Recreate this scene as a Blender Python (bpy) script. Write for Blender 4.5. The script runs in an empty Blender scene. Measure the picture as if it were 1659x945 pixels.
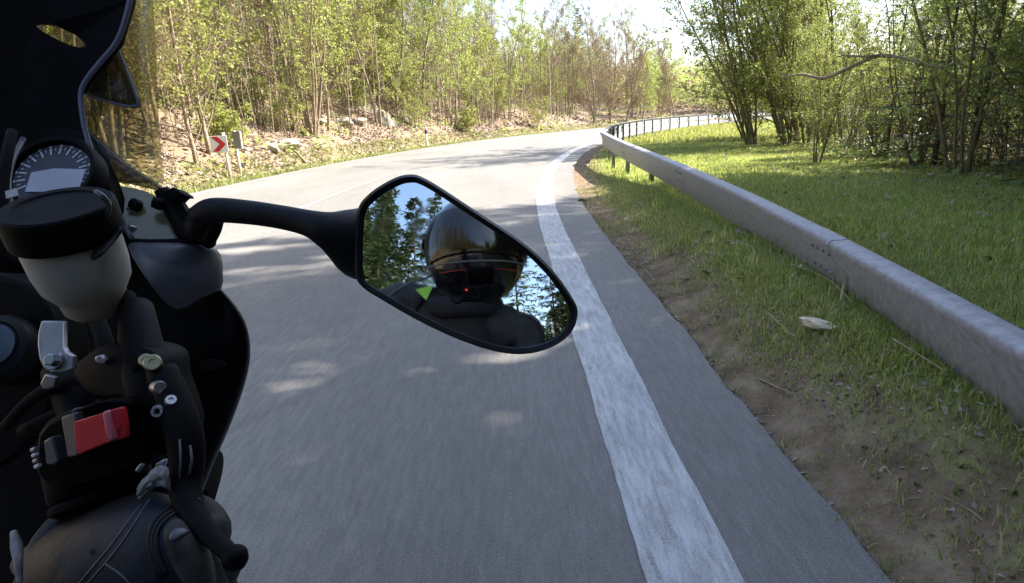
import bpy, bmesh, math, random
import numpy as np
from mathutils import Vector, Matrix, noise

# ------------------------------------------------------------------ camera, sky, sun, exposure
SC = bpy.context.scene
COL = SC.collection
W0, H0, FPX = 1659.0, 945.0, 988.0
CAM = Vector((0.0, 0.0, 1.22))
PITCH = math.atan((472.5 - 184.0) / FPX)
ROLL = math.radians(2.0)
_f = Vector((0, math.cos(PITCH), -math.sin(PITCH)))
_r0 = Vector((1, 0, 0)); _u0 = Vector((0, math.sin(PITCH), math.cos(PITCH)))
CR = _r0 * math.cos(ROLL) - _u0 * math.sin(ROLL)
CU = _u0 * math.cos(ROLL) + _r0 * math.sin(ROLL)
CF = _f
cd = bpy.data.cameras.new('camera'); cam = bpy.data.objects.new('camera', cd); COL.objects.link(cam)
m = Matrix((CR, CU, -CF)).transposed().to_4x4(); m.translation = CAM
cam.matrix_world = m
cd.sensor_width = 36.0; cd.lens = 36.0 * FPX / W0
cd.clip_start = 0.01; cd.clip_end = 3000
SC.camera = cam
SUN_AZ = math.radians(72)      # clockwise from +Y
SUN_EL = math.radians(45)
world = bpy.data.worlds.new('World'); SC.world = world; world.use_nodes = True
nt = world.node_tree; bg = nt.nodes['Background']
sky = nt.nodes.new('ShaderNodeTexSky'); sky.sky_type = 'NISHITA'; sky.sun_disc = False
sky.sun_elevation = SUN_EL; sky.sun_rotation = SUN_AZ
sky.air_density = 1.0; sky.dust_density = 2.0; sky.ozone_density = 1.0
nt.links.new(sky.outputs[0], bg.inputs[0]); bg.inputs[1].default_value = 0.125
sl = bpy.data.lights.new('sun', 'SUN'); sl.energy = 4.9; sl.angle = math.radians(0.6); sl.color = (1.0, 0.93, 0.82)
so = bpy.data.objects.new('sun', sl); COL.objects.link(so)
sdir = Vector((math.sin(SUN_AZ) * math.cos(SUN_EL), math.cos(SUN_AZ) * math.cos(SUN_EL), math.sin(SUN_EL)))
so.rotation_euler = sdir.to_track_quat('Z', 'Y').to_euler(); so.location = (20, 10, 40)
vs = SC.view_settings
vs.view_transform = 'Standard'; vs.look = 'None'; vs.exposure = 1.85; vs.gamma = 1.0; vs.use_curve_mapping = False
try:
    SC.cycles.max_bounces = 8; SC.cycles.transparent_max_bounces = 12
    SC.cycles.diffuse_bounces = 3; SC.cycles.glossy_bounces = 3
    SC.cycles.use_denoising = True; SC.cycles.caustics_reflective = False; SC.cycles.caustics_refractive = False
except Exception: pass

# ------------------------------------------------------------------ helpers
def P(px, py, d):
    """point seen at photo pixel (px,py) at depth d metres along the lens axis"""
    return CAM + (CF + CR * ((px - W0 / 2) / FPX) - CU * ((py - H0 / 2) / FPX)) * d
def V(a, b, c): return CR * a + CU * b + CF * c

def link(name, me, mat=None, parent=None, smooth=True):
    o = bpy.data.objects.new(name, me); COL.objects.link(o)
    if mat is not None and not me.materials: me.materials.append(mat)
    if smooth: me.shade_smooth()
    if parent is not None: o.parent = parent
    return o
def mesh(name, verts, faces, mat=None, parent=None, smooth=True):
    me = bpy.data.meshes.new(name); me.from_pydata([tuple(v) for v in verts], [], faces); me.update()
    return link(name, me, mat, parent, smooth)
def tag(o, label, cat, group=None, kind=None):
    o['label'] = label
    if cat: o['category'] = cat
    if group: o['group'] = group
    if kind: o['kind'] = kind
    return o
def empty(name, loc=(0, 0, 0)):
    o = bpy.data.objects.new(name, None); COL.objects.link(o); o.location = loc; o.empty_display_size = .2; return o
def keep(o, parent):
    """parent built in world coordinates under an empty standing elsewhere"""
    o.parent = parent; o.matrix_parent_inverse = Matrix.Translation(-Vector(parent.location)); return o
def mods(o, bevel=0, sub=0, solid=0, seg=2):
    if solid:
        s = o.modifiers.new('s', 'SOLIDIFY'); s.thickness = abs(solid); s.offset = -1 if solid > 0 else 1
    if bevel:
        b = o.modifiers.new('b', 'BEVEL'); b.width = bevel; b.segments = seg; b.limit_method = 'ANGLE'; b.angle_limit = math.radians(35)
    if sub:
        s = o.modifiers.new('u', 'SUBSURF'); s.levels = sub; s.render_levels = sub
    return o
def catmull(pts, n):
    pts = [Vector(p) for p in pts]; out = []
    q = [pts[0] * 2 - pts[1]] + pts + [pts[-1] * 2 - pts[-2]]
    for i in range(1, len(q) - 2):
        for k in range(n):
            t = k / n
            a, b, c, d = q[i - 1], q[i], q[i + 1], q[i + 2]
            out.append(.5 * ((2 * b) + (c - a) * t + (2 * a - 5 * b + 4 * c - d) * t * t + (3 * b - a - 3 * c + d) * t ** 3))
    out.append(pts[-1]); return out
def tube_data(pts, rad, sides=12, verts=None, faces=None, cap=True, flat=1.0, up=None):
    verts = [] if verts is None else verts; faces = [] if faces is None else faces
    pts = [Vector(p) for p in pts]; n = len(pts)
    if not hasattr(rad, '__len__'): rad = [rad] * n
    base = len(verts); ref = None
    for i in range(n):
        d = (pts[min(i + 1, n - 1)] - pts[max(i - 1, 0)]).normalized()
        if ref is None:
            ref = Vector(up) if up is not None else (Vector((0, 0, 1)) if abs(d.z) < .9 else Vector((1, 0, 0)))
        a = d.cross(ref).normalized(); b = a.cross(d).normalized(); ref = b
        for k in range(sides):
            t = 2 * math.pi * k / sides
            verts.append(pts[i] + a * (rad[i] * math.cos(t)) + b * (rad[i] * flat * math.sin(t)))
    for i in range(n - 1):
        for k in range(sides):
            k2 = (k + 1) % sides
            faces.append((base + i * sides + k, base + i * sides + k2, base + (i + 1) * sides + k2, base + (i + 1) * sides + k))
    if cap:
        faces.append(tuple(base + k for k in reversed(range(sides))))
        faces.append(tuple(base + (n - 1) * sides + k for k in range(sides)))
    return verts, faces
def tube(name, pts, rad, mat, parent=None, sides=14, smooth_n=0, flat=1.0, up=None):
    if smooth_n:
        m0 = len(pts); pts2 = catmull(pts, smooth_n)
        if hasattr(rad, '__len__'):
            rr = catmull([Vector((r, 0, 0)) for r in rad], smooth_n); rad = [max(.0004, r.x) for r in rr]
        pts = pts2
    v, f = tube_data(pts, rad, sides, flat=flat, up=up)
    return mesh(name, v, f, mat, parent)
def lathe_data(o, axis, prof, seg=32, verts=None, faces=None):
    verts = [] if verts is None else verts; faces = [] if faces is None else faces
    axis = Vector(axis).normalized(); a = axis.orthogonal().normalized(); b = axis.cross(a); o = Vector(o)
    base = len(verts)
    for r, h in prof:
        for k in range(seg):
            t = 2 * math.pi * k / seg
            verts.append(o + axis * h + (a * math.cos(t) + b * math.sin(t)) * max(r, 1e-5))
    for i in range(len(prof) - 1):
        for k in range(seg):
            k2 = (k + 1) % seg
            faces.append((base + i * seg + k, base + i * seg + k2, base + (i + 1) * seg + k2, base + (i + 1) * seg + k))
    return verts, faces
def lathe(name, o, axis, prof, mat, parent=None, seg=32, sharp=True):
    v, f = lathe_data(o, axis, prof, seg); ob = mesh(name, v, f, mat, parent)
    if sharp: ob.data.set_sharp_from_angle(angle=math.radians(35))
    return ob
def plate(name, outline, thick, mat, parent=None, bevel=.0015, dome=0.0, back=None):
    """solid slab whose front follows outline [(px,py,d)...], with its own thickness away from the viewer; dome swells the front"""
    back = back if back is not None else CF
    pts = [P(*p) for p in outline]; n = len(pts); c = sum(pts, Vector()) / n
    v = []; f = []
    rings = [(1, thick, 0), (1, 0, 0)] + ([(.86, 0, .55), (.62, 0, .85), (.3, 0, .98)] if dome else [])
    for s, t, h in rings:
        for p in pts: v.append(c + (p - c) * s + back * t - back * (dome * h))
    for i in range(len(rings) - 1):
        for k in range(n):
            k2 = (k + 1) % n; f.append((i * n + k, i * n + k2, (i + 1) * n + k2, (i + 1) * n + k))
    f.append(tuple(reversed(range(n)))); f.append(tuple((len(rings) - 1) * n + k for k in range(n)))
    o = mesh(name, v, f, mat, parent)
    bm = bmesh.new(); bm.from_mesh(o.data); bmesh.ops.recalc_face_normals(bm, faces=bm.faces); bm.to_mesh(o.data); bm.free()
    if not dome: o.data.set_sharp_from_angle(angle=math.radians(40))
    if bevel: mods(o, bevel=bevel)
    return o
def grid(name, rows, mat, parent=None, solid=.003, sub=2):
    v = []; f = []; n = len(rows[0])
    for r in rows: v += [Vector(p) for p in r]
    for i in range(len(rows) - 1):
        for k in range(n - 1): f.append((i * n + k, i * n + k + 1, (i + 1) * n + k + 1, (i + 1) * n + k))
    o = mesh(name, v, f, mat, parent)
    if solid: mods(o, solid=solid)
    if sub: mods(o, sub=sub)
    return o
def smooth_outline(pts, n=4):
    q = [Vector(p) for p in pts]; out = []; m_ = len(q)
    for i in range(m_):
        a, b, c, d = q[i - 1], q[i], q[(i + 1) % m_], q[(i + 2) % m_]
        for k in range(n):
            t = k / n
            out.append(tuple(.5 * ((2 * b) + (c - a) * t + (2 * a - 5 * b + 4 * c - d) * t * t + (3 * b - a - 3 * c + d) * t ** 3)))
    return out

# ------------------------------------------------------------------ materials
def mat_new(name):
    mt = bpy.data.materials.new(name); mt.use_nodes = True; nt = mt.node_tree
    return mt, nt, nt.nodes['Principled BSDF']
def N(nt, t, **kw):
    n = nt.nodes.new(t)
    for k, v in kw.items(): setattr(n, k, v)
    return n
def ramp(nt, fac, stops):
    r = N(nt, 'ShaderNodeValToRGB'); nt.links.new(fac, r.inputs[0]); e = r.color_ramp.elements
    while len(e) < len(stops): e.new(.5)
    for el, (p, c) in zip(e, stops): el.position = p; el.color = (*c, 1) if len(c) == 3 else c
    return r.outputs[0]
def noise_tex(nt, scale, detail=4, rough=.55, vec=None, dist=0):
    n = N(nt, 'ShaderNodeTexNoise'); n.inputs['Scale'].default_value = scale; n.inputs['Detail'].default_value = detail
    n.inputs['Roughness'].default_value = rough; n.inputs['Distortion'].default_value = dist
    if vec is not None: nt.links.new(vec, n.inputs['Vector'])
    return n.outputs['Fac']
def mapping(nt, scale=(1, 1, 1), kind='Object', rot=(0, 0, 0)):
    t = N(nt, 'ShaderNodeTexCoord'); mp = N(nt, 'ShaderNodeMapping'); mp.inputs['Scale'].default_value = scale
    mp.inputs['Rotation'].default_value = rot
    nt.links.new(t.outputs[kind], mp.inputs[0]); return mp.outputs[0]
def bump(nt, b, h, strength=.3, dist=.01):
    bp = N(nt, 'ShaderNodeBump'); bp.inputs['Strength'].default_value = strength; bp.inputs['Distance'].default_value = dist
    nt.links.new(h, bp.inputs['Height']); nt.links.new(bp.outputs[0], b.inputs['Normal'])
def mixc(nt, fac, a, b):
    m_ = N(nt, 'ShaderNodeMix', data_type='RGBA')
    for s, x in ((m_.inputs['Factor'], fac), (m_.inputs['A'], a), (m_.inputs['B'], b)):
        if isinstance(x, (int, float)): s.default_value = x
        elif isinstance(x, tuple): s.default_value = (*x, 1)
        else: nt.links.new(x, s)
    return m_.outputs['Result']
def mth(nt, op, a, b=0, clamp=False):
    m_ = N(nt, 'ShaderNodeMath', operation=op); m_.use_clamp = clamp
    for s, x in ((m_.inputs[0], a), (m_.inputs[1], b)):
        if isinstance(x, (int, float)): s.default_value = x
        else: nt.links.new(x, s)
    return m_.outputs[0]
def simple(name, col, rough=.5, metal=0, var=.25, scale=60, bmp=0.0, spec=.5, coat=0):
    mt, nt, b = mat_new(name)
    vec = mapping(nt); n = noise_tex(nt, scale, 5, .6, vec)
    dark = tuple(c * (1 - var) for c in col); lite = tuple(min(1, c * (1 + var)) for c in col)
    nt.links.new(ramp(nt, n, [(.3, dark), (.7, lite)]), b.inputs['Base Color'])
    n2 = noise_tex(nt, scale * .3, 3, .6, vec)
    mr = N(nt, 'ShaderNodeMapRange'); mr.inputs['To Min'].default_value = max(0, rough - .1); mr.inputs['To Max'].default_value = min(1, rough + .12)
    nt.links.new(n2, mr.inputs[0]); nt.links.new(mr.outputs[0], b.inputs['Roughness'])
    b.inputs['Metallic'].default_value = metal; b.inputs['Specular IOR Level'].default_value = spec
    b.inputs['Coat Weight'].default_value = coat; b.inputs['Coat Roughness'].default_value = .06
    if bmp: bump(nt, b, noise_tex(nt, scale * 4, 3, .6, vec), bmp, .001)
    return mt
def leafy(name, stops, trans=.45, rough=.55, sat=.93):
    """leaf faces: colour differs leaf by leaf; thin leaves let light through"""
    mt, nt, b = mat_new(name)
    g = N(nt, 'ShaderNodeNewGeometry'); c = ramp(nt, g.outputs['Random Per Island'], stops)
    oi = N(nt, 'ShaderNodeObjectInfo')
    hs = N(nt, 'ShaderNodeHueSaturation'); nt.links.new(c, hs.inputs['Color'])
    mr = N(nt, 'ShaderNodeMapRange'); mr.inputs['To Min'].default_value = .475; mr.inputs['To Max'].default_value = .505
    nt.links.new(oi.outputs['Random'], mr.inputs[0]); nt.links.new(mr.outputs[0], hs.inputs['Hue'])
    mv = N(nt, 'ShaderNodeMapRange'); mv.inputs['To Min'].default_value = .75; mv.inputs['To Max'].default_value = 1.2
    nt.links.new(oi.outputs['Random'], mv.inputs[0]); nt.links.new(mv.outputs[0], hs.inputs['Value']); hs.inputs['Saturation'].default_value = sat
    c = hs.outputs[0]
    nt.links.new(c, b.inputs['Base Color']); b.inputs['Roughness'].default_value = rough; b.inputs['Specular IOR Level'].default_value = .3
    tr = N(nt, 'ShaderNodeBsdfTranslucent'); nt.links.new(c, tr.inputs[0])
    mx = N(nt, 'ShaderNodeMixShader'); mx.inputs[0].default_value = trans
    nt.links.new(b.outputs[0], mx.inputs[1]); nt.links.new(tr.outputs[0], mx.inputs[2])
    nt.links.new(mx.outputs[0], nt.nodes['Material Output'].inputs[0])
    return mt

# ------------------------------------------------------------------ road layout (metres; road runs +Y then bends right)
CX, CY, RR = 61.0, 6.0, 61.0
EDGE_R, EDGE_L = 0.97, -6.1
def qoff(x, y):
    """sideways offset from the near white-line frame: 0 under the camera, + to the right"""
    if y < CY: return x
    if x > CX: return RR - (y - CY)
    return CX - math.hypot(x - CX, y - CY)
def on_road(q, s):
    """s metres along (arc measured at q=0), q to the right"""
    if s < CY: return Vector((q, s, 0))
    a = (s - CY) / RR
    if a < math.pi / 2:
        return Vector((CX - (RR - q) * math.cos(a), CY + (RR - q) * math.sin(a), 0))
    return Vector((CX + (a - math.pi / 2) * RR, CY + RR - q, 0))
def sss(a, b, x):
    t = min(1, max(0, (x - a) / (b - a))); return t * t * (3 - 2 * t)
def zg(x, y):
    q = qoff(x, y)
    z = -.02
    n1 = noise.noise(Vector((x * .12, y * .12, 0))); n2 = noise.noise(Vector((x * .55, y * .55, 3)))
    s = y if y < CY else CY + RR * math.atan2(y - CY, max(.01, CX - x))
    if q < EDGE_L:
        d = EDGE_L - q
        g = .50 * (1 - .80 * sss(30, 62, s)) * (1 - .75 * sss(0, -30, y) if y < 0 else 1)
        z = -.02 - .10 * sss(0, .8, d) * (1 - sss(1.0, 1.8, d))
        h = max(0, d - 1.1) * g
        cap = 15 * (1 - .65 * sss(40, 80, s))
        h = cap * (1 - math.exp(-h / cap))
        z += h + sss(1.2, 4, d) * (n1 * .8 + n2 * .28)
    elif q > EDGE_R:
        d = q - EDGE_R
        z = -.012 + (.17 + .12 * (1 - sss(2.5, 7, y))) * sss(.20 - .18 * (1 - sss(2.5, 7, y)), .85 - .27 * (1 - sss(2.5, 7, y)), d) * (1 - sss(2.2, 6, d)) * (1 - sss(8, 15, y)) + sss(.3, 1.5, d) * n2 * .04
        z += sss(5, 12, d) * (n1 * .35)
        if y < 0: z += sss(5, 30, d) * 6 * sss(0, -25, y)
    else:
        z = -.03
    r = math.hypot(x, y)
    if r > 110: z += sss(110, 320, r) * 13 * (.75 + .5 * noise.noise(Vector((x * .008, y * .008, 7))))
    return z

# ------------------------------------------------------------------ ground
def axis_pts(fine_lo, fine_hi, step, far):
    a = list(np.arange(fine_lo, fine_hi + 1e-6, step)); s = step; x = fine_hi
    while x < far: s *= 1.18; x += s; a.append(x)
    s = step; x = fine_lo
    while x > -far: s *= 1.18; x -= s; a.insert(0, x)
    return a
def make_ground():
    xs = axis_pts(-16, 14, .22, 600); ys = axis_pts(-3, 46, .25, 600)
    v = []; f = []; aq = []; nx = len(xs)
    for y in ys:
        for x in xs: v.append((x, y, zg(x, y))); aq.append(qoff(x, y))
    for j in range(len(ys) - 1):
        for i in range(nx - 1): a = j * nx + i; f.append((a, a + 1, a + nx + 1, a + nx))
    mt, nt, b = mat_new('ground_soil_and_grass')
    o = mesh('ground', v, f, mt)
    at = o.data.attributes.new('q', 'FLOAT', 'POINT'); at.data.foreach_set('value', aq)
    q = N(nt, 'ShaderNodeAttribute', attribute_name='q').outputs['Fac']
    vec = mapping(nt)
    big = noise_tex(nt, .7, 5, .6, vec); mid = noise_tex(nt, 5, 6, .65, vec); fine = noise_tex(nt, 45, 5, .7, vec)
    litter = ramp(nt, fine, [(.3, (.075, .052, .035)), (.48, (.20, .145, .10)), (.62, (.35, .275, .20)), (.78, (.52, .44, .35))])
    moss = mixc(nt, fine, (.05, .085, .02), (.14, .2, .05))
    slope = mixc(nt, ramp(nt, big, [(.56, (0, 0, 0)), (.68, (1, 1, 1))]), litter, moss)
    dirt = ramp(nt, mid, [(.25, (.09, .062, .040)), (.5, (.235, .17, .115)), (.75, (.40, .32, .23))])
    grass = ramp(nt, fine, [(.3, (.11, .14, .03)), (.55, (.22, .27, .055)), (.8, (.36, .36, .13))])
    dq = mth(nt, 'ADD', q, mth(nt, 'MULTIPLY', mth(nt, 'SUBTRACT', mid, .5), 1.3))
    def stepq(a, w): return mth(nt, 'MULTIPLY', mth(nt, 'SUBTRACT', dq, a), 1 / w, True)
    right = mixc(nt, stepq(1.22, .5), dirt, grass)
    right = mixc(nt, stepq(6.8, 1.5), right, ramp(nt, fine, [(.3, (.05, .04, .022)), (.6, (.13, .10, .055)), (.8, (.16, .2, .06))]))
    left = mixc(nt, stepq(-7.6, .5), slope, mixc(nt, fine, (.10, .13, .035), (.24, .26, .09)))
    c = mixc(nt, mth(nt, 'GREATER_THAN', q, -2.0), left, right)
    nt.links.new(c, b.inputs['Base Color']); b.inputs['Roughness'].default_value = .95; b.inputs['Specular IOR Level'].default_value = .1
    bump(nt, b, mth(nt, 'ADD', mid, fine), .6, .04)
    o['kind'] = 'structure'; return o
make_ground()

def strip(name, q0, q1, s0, s1, z, mat, step=.5, nq=2, wob=0.0, seed=0):
    v = []; f = []; uv = []
    n = int((s1 - s0) / step) + 1
    for i in range(n + 1):
        s = s0 + (s1 - s0) * i / n
        for k in range(nq):
            q = q0 + (q1 - q0) * k / (nq - 1)
            if wob and k in (0, nq - 1): q += wob * (noise.noise(Vector((s * 1.7, seed + k, 0))) + .7 * noise.noise(Vector((s * 9, seed + k, 5))))
            p = on_road(q, s); v.append((p.x, p.y, z)); uv.append((q, s))
    for i in range(n):
        for k in range(nq - 1): a = i * nq + k; f.append((a, a + 1, a + nq + 1, a + nq))
    o = mesh(name, v, f, mat, smooth=False)
    l = o.data.uv_layers.new(name='road')
    for lp in o.data.loops: l.data[lp.index].uv = uv[lp.vertex_index]
    o['kind'] = 'structure'; return o
def road_vec(nt, scale=(1, 1, 1)):
    u = N(nt, 'ShaderNodeUVMap', uv_map='road'); mp = N(nt, 'ShaderNodeMapping'); mp.inputs['Scale'].default_value = scale
    nt.links.new(u.outputs[0], mp.inputs[0]); return mp.outputs[0]
def asphalt_nodes(nt):
    v1 = road_vec(nt, (1, 1, 1)); vs_ = road_vec(nt, (1, .16, 1))
    grain = noise_tex(nt, 120, 3, .7, v1); streak = noise_tex(nt, 38, 4, .7, vs_); patch = noise_tex(nt, .8, 4, .6, road_vec(nt, (1, .35, 1)))
    sp = noise_tex(nt, 260, 2, .6, v1)
    t = mth(nt, 'ADD', mth(nt, 'MULTIPLY', grain, .3), mth(nt, 'ADD', mth(nt, 'MULTIPLY', streak, .35), mth(nt, 'MULTIPLY', patch, .35)))
    c = ramp(nt, t, [(.30, (.090, .086, .081)), (.5, (.176, .168, .156)), (.70, (.30, .288, .268))])
    c = mixc(nt, ramp(nt, sp, [(.58, (0, 0, 0)), (.68, (1, 1, 1))]), c, (.38, .37, .35))
    # tar-sealed cracks
    vo = N(nt, 'ShaderNodeTexVoronoi', feature='DISTANCE_TO_EDGE'); vo.inputs['Scale'].default_value = .32
    wp = mth(nt, 'MULTIPLY', noise_tex(nt, 1.5, 4, .6, v1), .0)
    nt.links.new(road_vec(nt, (1, .5, 1)), vo.inputs['Vector'])
    crack = ramp(nt, vo.outputs[0], [(.0025, (1, 1, 1)), (.006, (0, 0, 0))])
    crack = mth(nt, 'MULTIPLY', crack, ramp(nt, patch, [(.5, (0, 0, 0)), (.6, (1, 1, 1))]))
    return mixc(nt, mth(nt, 'MULTIPLY', crack, .2), c, (.04, .04, .042)), mth(nt, 'ADD', grain, sp), streak, grain
mt, nt, b = mat_new('asphalt')
c, h, st, gr = asphalt_nodes(nt); nt.links.new(c, b.inputs['Base Color']); b.inputs['Roughness'].default_value = .72; b.inputs['Specular IOR Level'].default_value = .35
bump(nt, b, h, .35, .004); M_ASPH = mt
strip('road', EDGE_L, EDGE_R, -60, 150, 0.0, M_ASPH, .13, 6, .022, 1)
def line_mat(name, lo, hi, bright):
  global mt
  mt, nt, b = mat_new(name)
  c, h, st, gr = asphalt_nodes(nt)
  wear = noise_tex(nt, 34, 6, .8, road_vec(nt, (1, .12, 1)))
  q = N(nt, 'ShaderNodeUVMap', uv_map='road'); sx = N(nt, 'ShaderNodeSeparateXYZ'); nt.links.new(q.outputs[0], sx.inputs[0])
  wf = ramp(nt, mth(nt, 'ADD', mth(nt, 'MULTIPLY', wear, .75), mth(nt, 'MULTIPLY', gr, .25)), [(lo, (0, 0, 0)), (hi, (1, 1, 1))])
  paint = ramp(nt, noise_tex(nt, 3, 4, .6, road_vec(nt)), [(.3, tuple(c_ * bright for c_ in (.52, .53, .56))), (.7, tuple(c_ * bright for c_ in (.72, .72, .72)))])
  nt.links.new(mixc(nt, wf, c, paint), b.inputs['Base Color']); b.inputs['Roughness'].default_value = .6
  bump(nt, b, h, .25, .003); return mt
M_LINE = line_mat('worn_white_road_paint', .34, .56, .82)
M_LINEF = line_mat('faded_white_road_paint', .42, .72, .7)
strip('road_marking_edge_line', .335, .59, -60, 150, .004, M_LINE, .08, 4, .008, 5)
strip('road_marking_far_edge_line', EDGE_L + .14, EDGE_L + .24, -60, 150, .004, M_LINEF, .5, 3, .01, 9)
for i in range(-4, 14):
    strip('road_marking_centre_dash', -3.13, -3.04, 7.5 + i * 9, 7.5 + i * 9 + 5.0, .004, M_LINEF, .5, 2, .006, i)

# ------------------------------------------------------------------ foliage materials
M_BARK_PALE = simple('pale_grey_brown_bark', (.30, .24, .175), .85, var=.45, scale=14, spec=.15)
M_BARK_DARK = simple('dark_brown_bark', (.085, .062, .045), .9, var=.45, scale=14, spec=.15)
M_BARK_GREEN = simple('mossy_olive_bark', (.17, .145, .085), .9, var=.4, scale=14, spec=.15)
M_TWIG = simple('brown_twig_bark', (.24, .175, .13), .9, var=.35, scale=8, spec=.1)
M_LEAF_Y = leafy('fresh_yellow_green_leaves', [(0, (.20, .27, .045)), (.5, (.34, .42, .08)), (1, (.48, .55, .15))])
M_LEAF_G = leafy('mid_green_leaves', [(0, (.13, .19, .04)), (.5, (.23, .31, .065)), (1, (.36, .43, .12))], .55)
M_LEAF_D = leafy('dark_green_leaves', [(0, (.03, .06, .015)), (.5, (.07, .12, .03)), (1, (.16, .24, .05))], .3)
M_LEAF_B = leafy('reddish_brown_buds', [(0, (.17, .10, .06)), (.5, (.26, .18, .10)), (1, (.33, .30, .12))], .3)
M_NEEDLE = leafy('dark_spruce_needles', [(0, (.03, .055, .02)), (.5, (.055, .09, .035)), (1, (.10, .14, .05))], .15)
M_DRY = leafy('dry_beech_leaves', [(0, (.12, .08, .05)), (.35, (.27, .20, .14)), (.7, (.45, .37, .28)), (1, (.68, .60, .50))], .15, .7)
M_BLADE = leafy('grass_blades', [(0, (.19, .25, .045)), (.45, (.36, .44, .08)), (.82, (.50, .56, .14)), (.93, (.60, .54, .26)), (1, (.66, .56, .38))], .5, sat=.92)
M_BLADE_L = leafy('dry_verge_grass_blades', [(0, (.16, .20, .05)), (.5, (.26, .31, .08)), (1, (.50, .46, .24))], .4)

# ------------------------------------------------------------------ scattered ground cover (one mesh each)
def cards(name, pts, size, mat, rng, up=False, kind='stuff', label=None, cat=None, aspect=1.5, wf_=.10, ln=.45):
    """pts (n,3); each becomes a small folded leaf or, if up, an upright blade"""
    n = len(pts); pts = np.asarray(pts)
    size = np.broadcast_to(size, (n,))
    a = rng.uniform(0, 2 * np.pi, n)
    if up:
        hx, hy = np.cos(a), np.sin(a); w = wf_ * size + .0015; lean = rng.normal(0, ln, n); la = rng.uniform(0, 2 * np.pi, n)
        lx, ly = np.cos(la) * lean, np.sin(la) * lean
        v = np.zeros((n, 5, 3))
        for i, (sd, t, wf) in enumerate(((-1, 0, 1), (1, 0, 1), (1, .6, .75), (-1, .6, .75), (0, 1, 0))):
            v[:, i, 0] = pts[:, 0] + hx * w * sd * wf + lx * size * t * t
            v[:, i, 1] = pts[:, 1] + hy * w * sd * wf + ly * size * t * t
            v[:, i, 2] = pts[:, 2] + size * t * np.sqrt(np.maximum(.1, 1 - lean ** 2 * .4 * t)) - .01
        base = np.arange(n)[:, None] * 5
        loops = np.concatenate([base + np.array([0, 1, 2, 3]), base + np.array([3, 2, 4])], 1).ravel()
        ls = (np.arange(n)[:, None] * 7 + np.array([0, 4])).ravel(); lt = np.tile([4, 3], n); nf = 2 * n; nv = 5
    else:
        c, s = np.cos(a), np.sin(a); v = np.zeros((n, 4, 3)); tl = rng.normal(0, .45, (n, 2))
        for i, (x, y) in enumerate(((-1, 0), (0, -1 / aspect), (1, 0), (0, 1 / aspect))):
            dx = (x * c - y * s) * size; dy = (x * s + y * c) * size
            v[:, i, 0] = pts[:, 0] + dx; v[:, i, 1] = pts[:, 1] + dy
            v[:, i, 2] = pts[:, 2] + size * .35 + dx * tl[:, 0] + dy * tl[:, 1]
        base = np.arange(n)[:, None] * 4
        loops = (base + np.arange(4)).ravel(); ls = np.arange(n) * 4; lt = np.full(n, 4); nf = n; nv = 4
    me = bpy.data.meshes.new(name); me.vertices.add(n * nv); me.vertices.foreach_set('co', v.ravel())
    me.loops.add(len(loops)); me.loops.foreach_set('vertex_index', loops.astype(np.int32))
    me.polygons.add(nf); me.polygons.foreach_set('loop_start', ls.astype(np.int32)); me.polygons.foreach_set('loop_total', lt.astype(np.int32))
    me.update(); me.validate()
    o = link(name, me, mat, smooth=False); o['kind'] = kind
    if label: o['label'] = label
    if cat: o['category'] = cat
    return o
def scatter(rng, n, s0, s1, q0, q1, dens=None, power=1.0):
    out = []
    while len(out) < n:
        s = s0 + (s1 - s0) * rng.random() ** power; q = q0 + (q1 - q0) * rng.random()
        if dens is not None and rng.random() > dens(q, s): continue
        p = on_road(q, s); out.append((p.x, p.y, zg(p.x, p.y)))
    return np.array(out)
rng = np.random.default_rng(4)
def nz(q, s, k, seed): return .5 + .5 * noise.noise(Vector((q * k, s * k, seed)))
def verge_d(q, s):
    e = q - EDGE_R; return min(1, max(0, (e + (.10 if s > 4.5 else -.06) - .42 * nz(q, s, .9, 1)) * 2.2 + .02)) * (.35 + .65 * (nz(q, s, 2.2, 4) > .42))
cards('grass', scatter(rng, 80000, .5, 4.2, 1.0, 2.6, lambda q, s: min(1, verge_d(q + .12, s) + .10)), rng.uniform(.012, .045, 80000), M_BLADE, rng, True, label='short grass on the verge nearest the motorcycle', cat='grass', wf_=.028, ln=.7)
cards('grass', scatter(rng, 60000, .6, 9, 1.0, 3.6, verge_d, 1.2), rng.uniform(.018, .06, 60000), M_BLADE, rng, True, label='short green grass tufts on the verge between asphalt and guardrail', cat='grass', wf_=.045, ln=.55)
cards('grass', scatter(rng, 110000, 3, 30, 1.3, 8.5, lambda q, s: min(1, (q - 1.1)) * (.3 + .7 * (nz(q, s, 1.2, 9) > .38)), 1.4), rng.uniform(.025, .075, 110000), M_BLADE, rng, True, label='bright green lawn behind the guardrail', cat='grass', wf_=.06, ln=.6)
cards('grass', scatter(rng, 26000, 24, 60, 1.4, 9), rng.uniform(.08, .2, 26000), M_BLADE, rng, True, label='green grass on the inside of the far bend', cat='grass')
cards('grass', scatter(rng, 42000, 2, 60, -7.9, -6.12, lambda q, s: (.4 + .6 * (nz(q, s, 1.2, 2) > .45)) * min(1, (-6.05 - q) * 3), 1.1), rng.uniform(.04, .13, 42000), M_BLADE_L, rng, True, label='dry yellow-green grass strip along the far road edge', cat='grass')
cards('grass', scatter(rng, 16000, .5, 10, .93, 2.6, lambda q, s: .15 + .85 * (nz(q, s, 1.6, 51) > .52)), rng.uniform(.02, .07, 16000), M_BLADE_L, rng, True, label='straw-coloured dry grass mixed into the verge beside the asphalt', cat='grass', ln=.8, wf_=.022)
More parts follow.
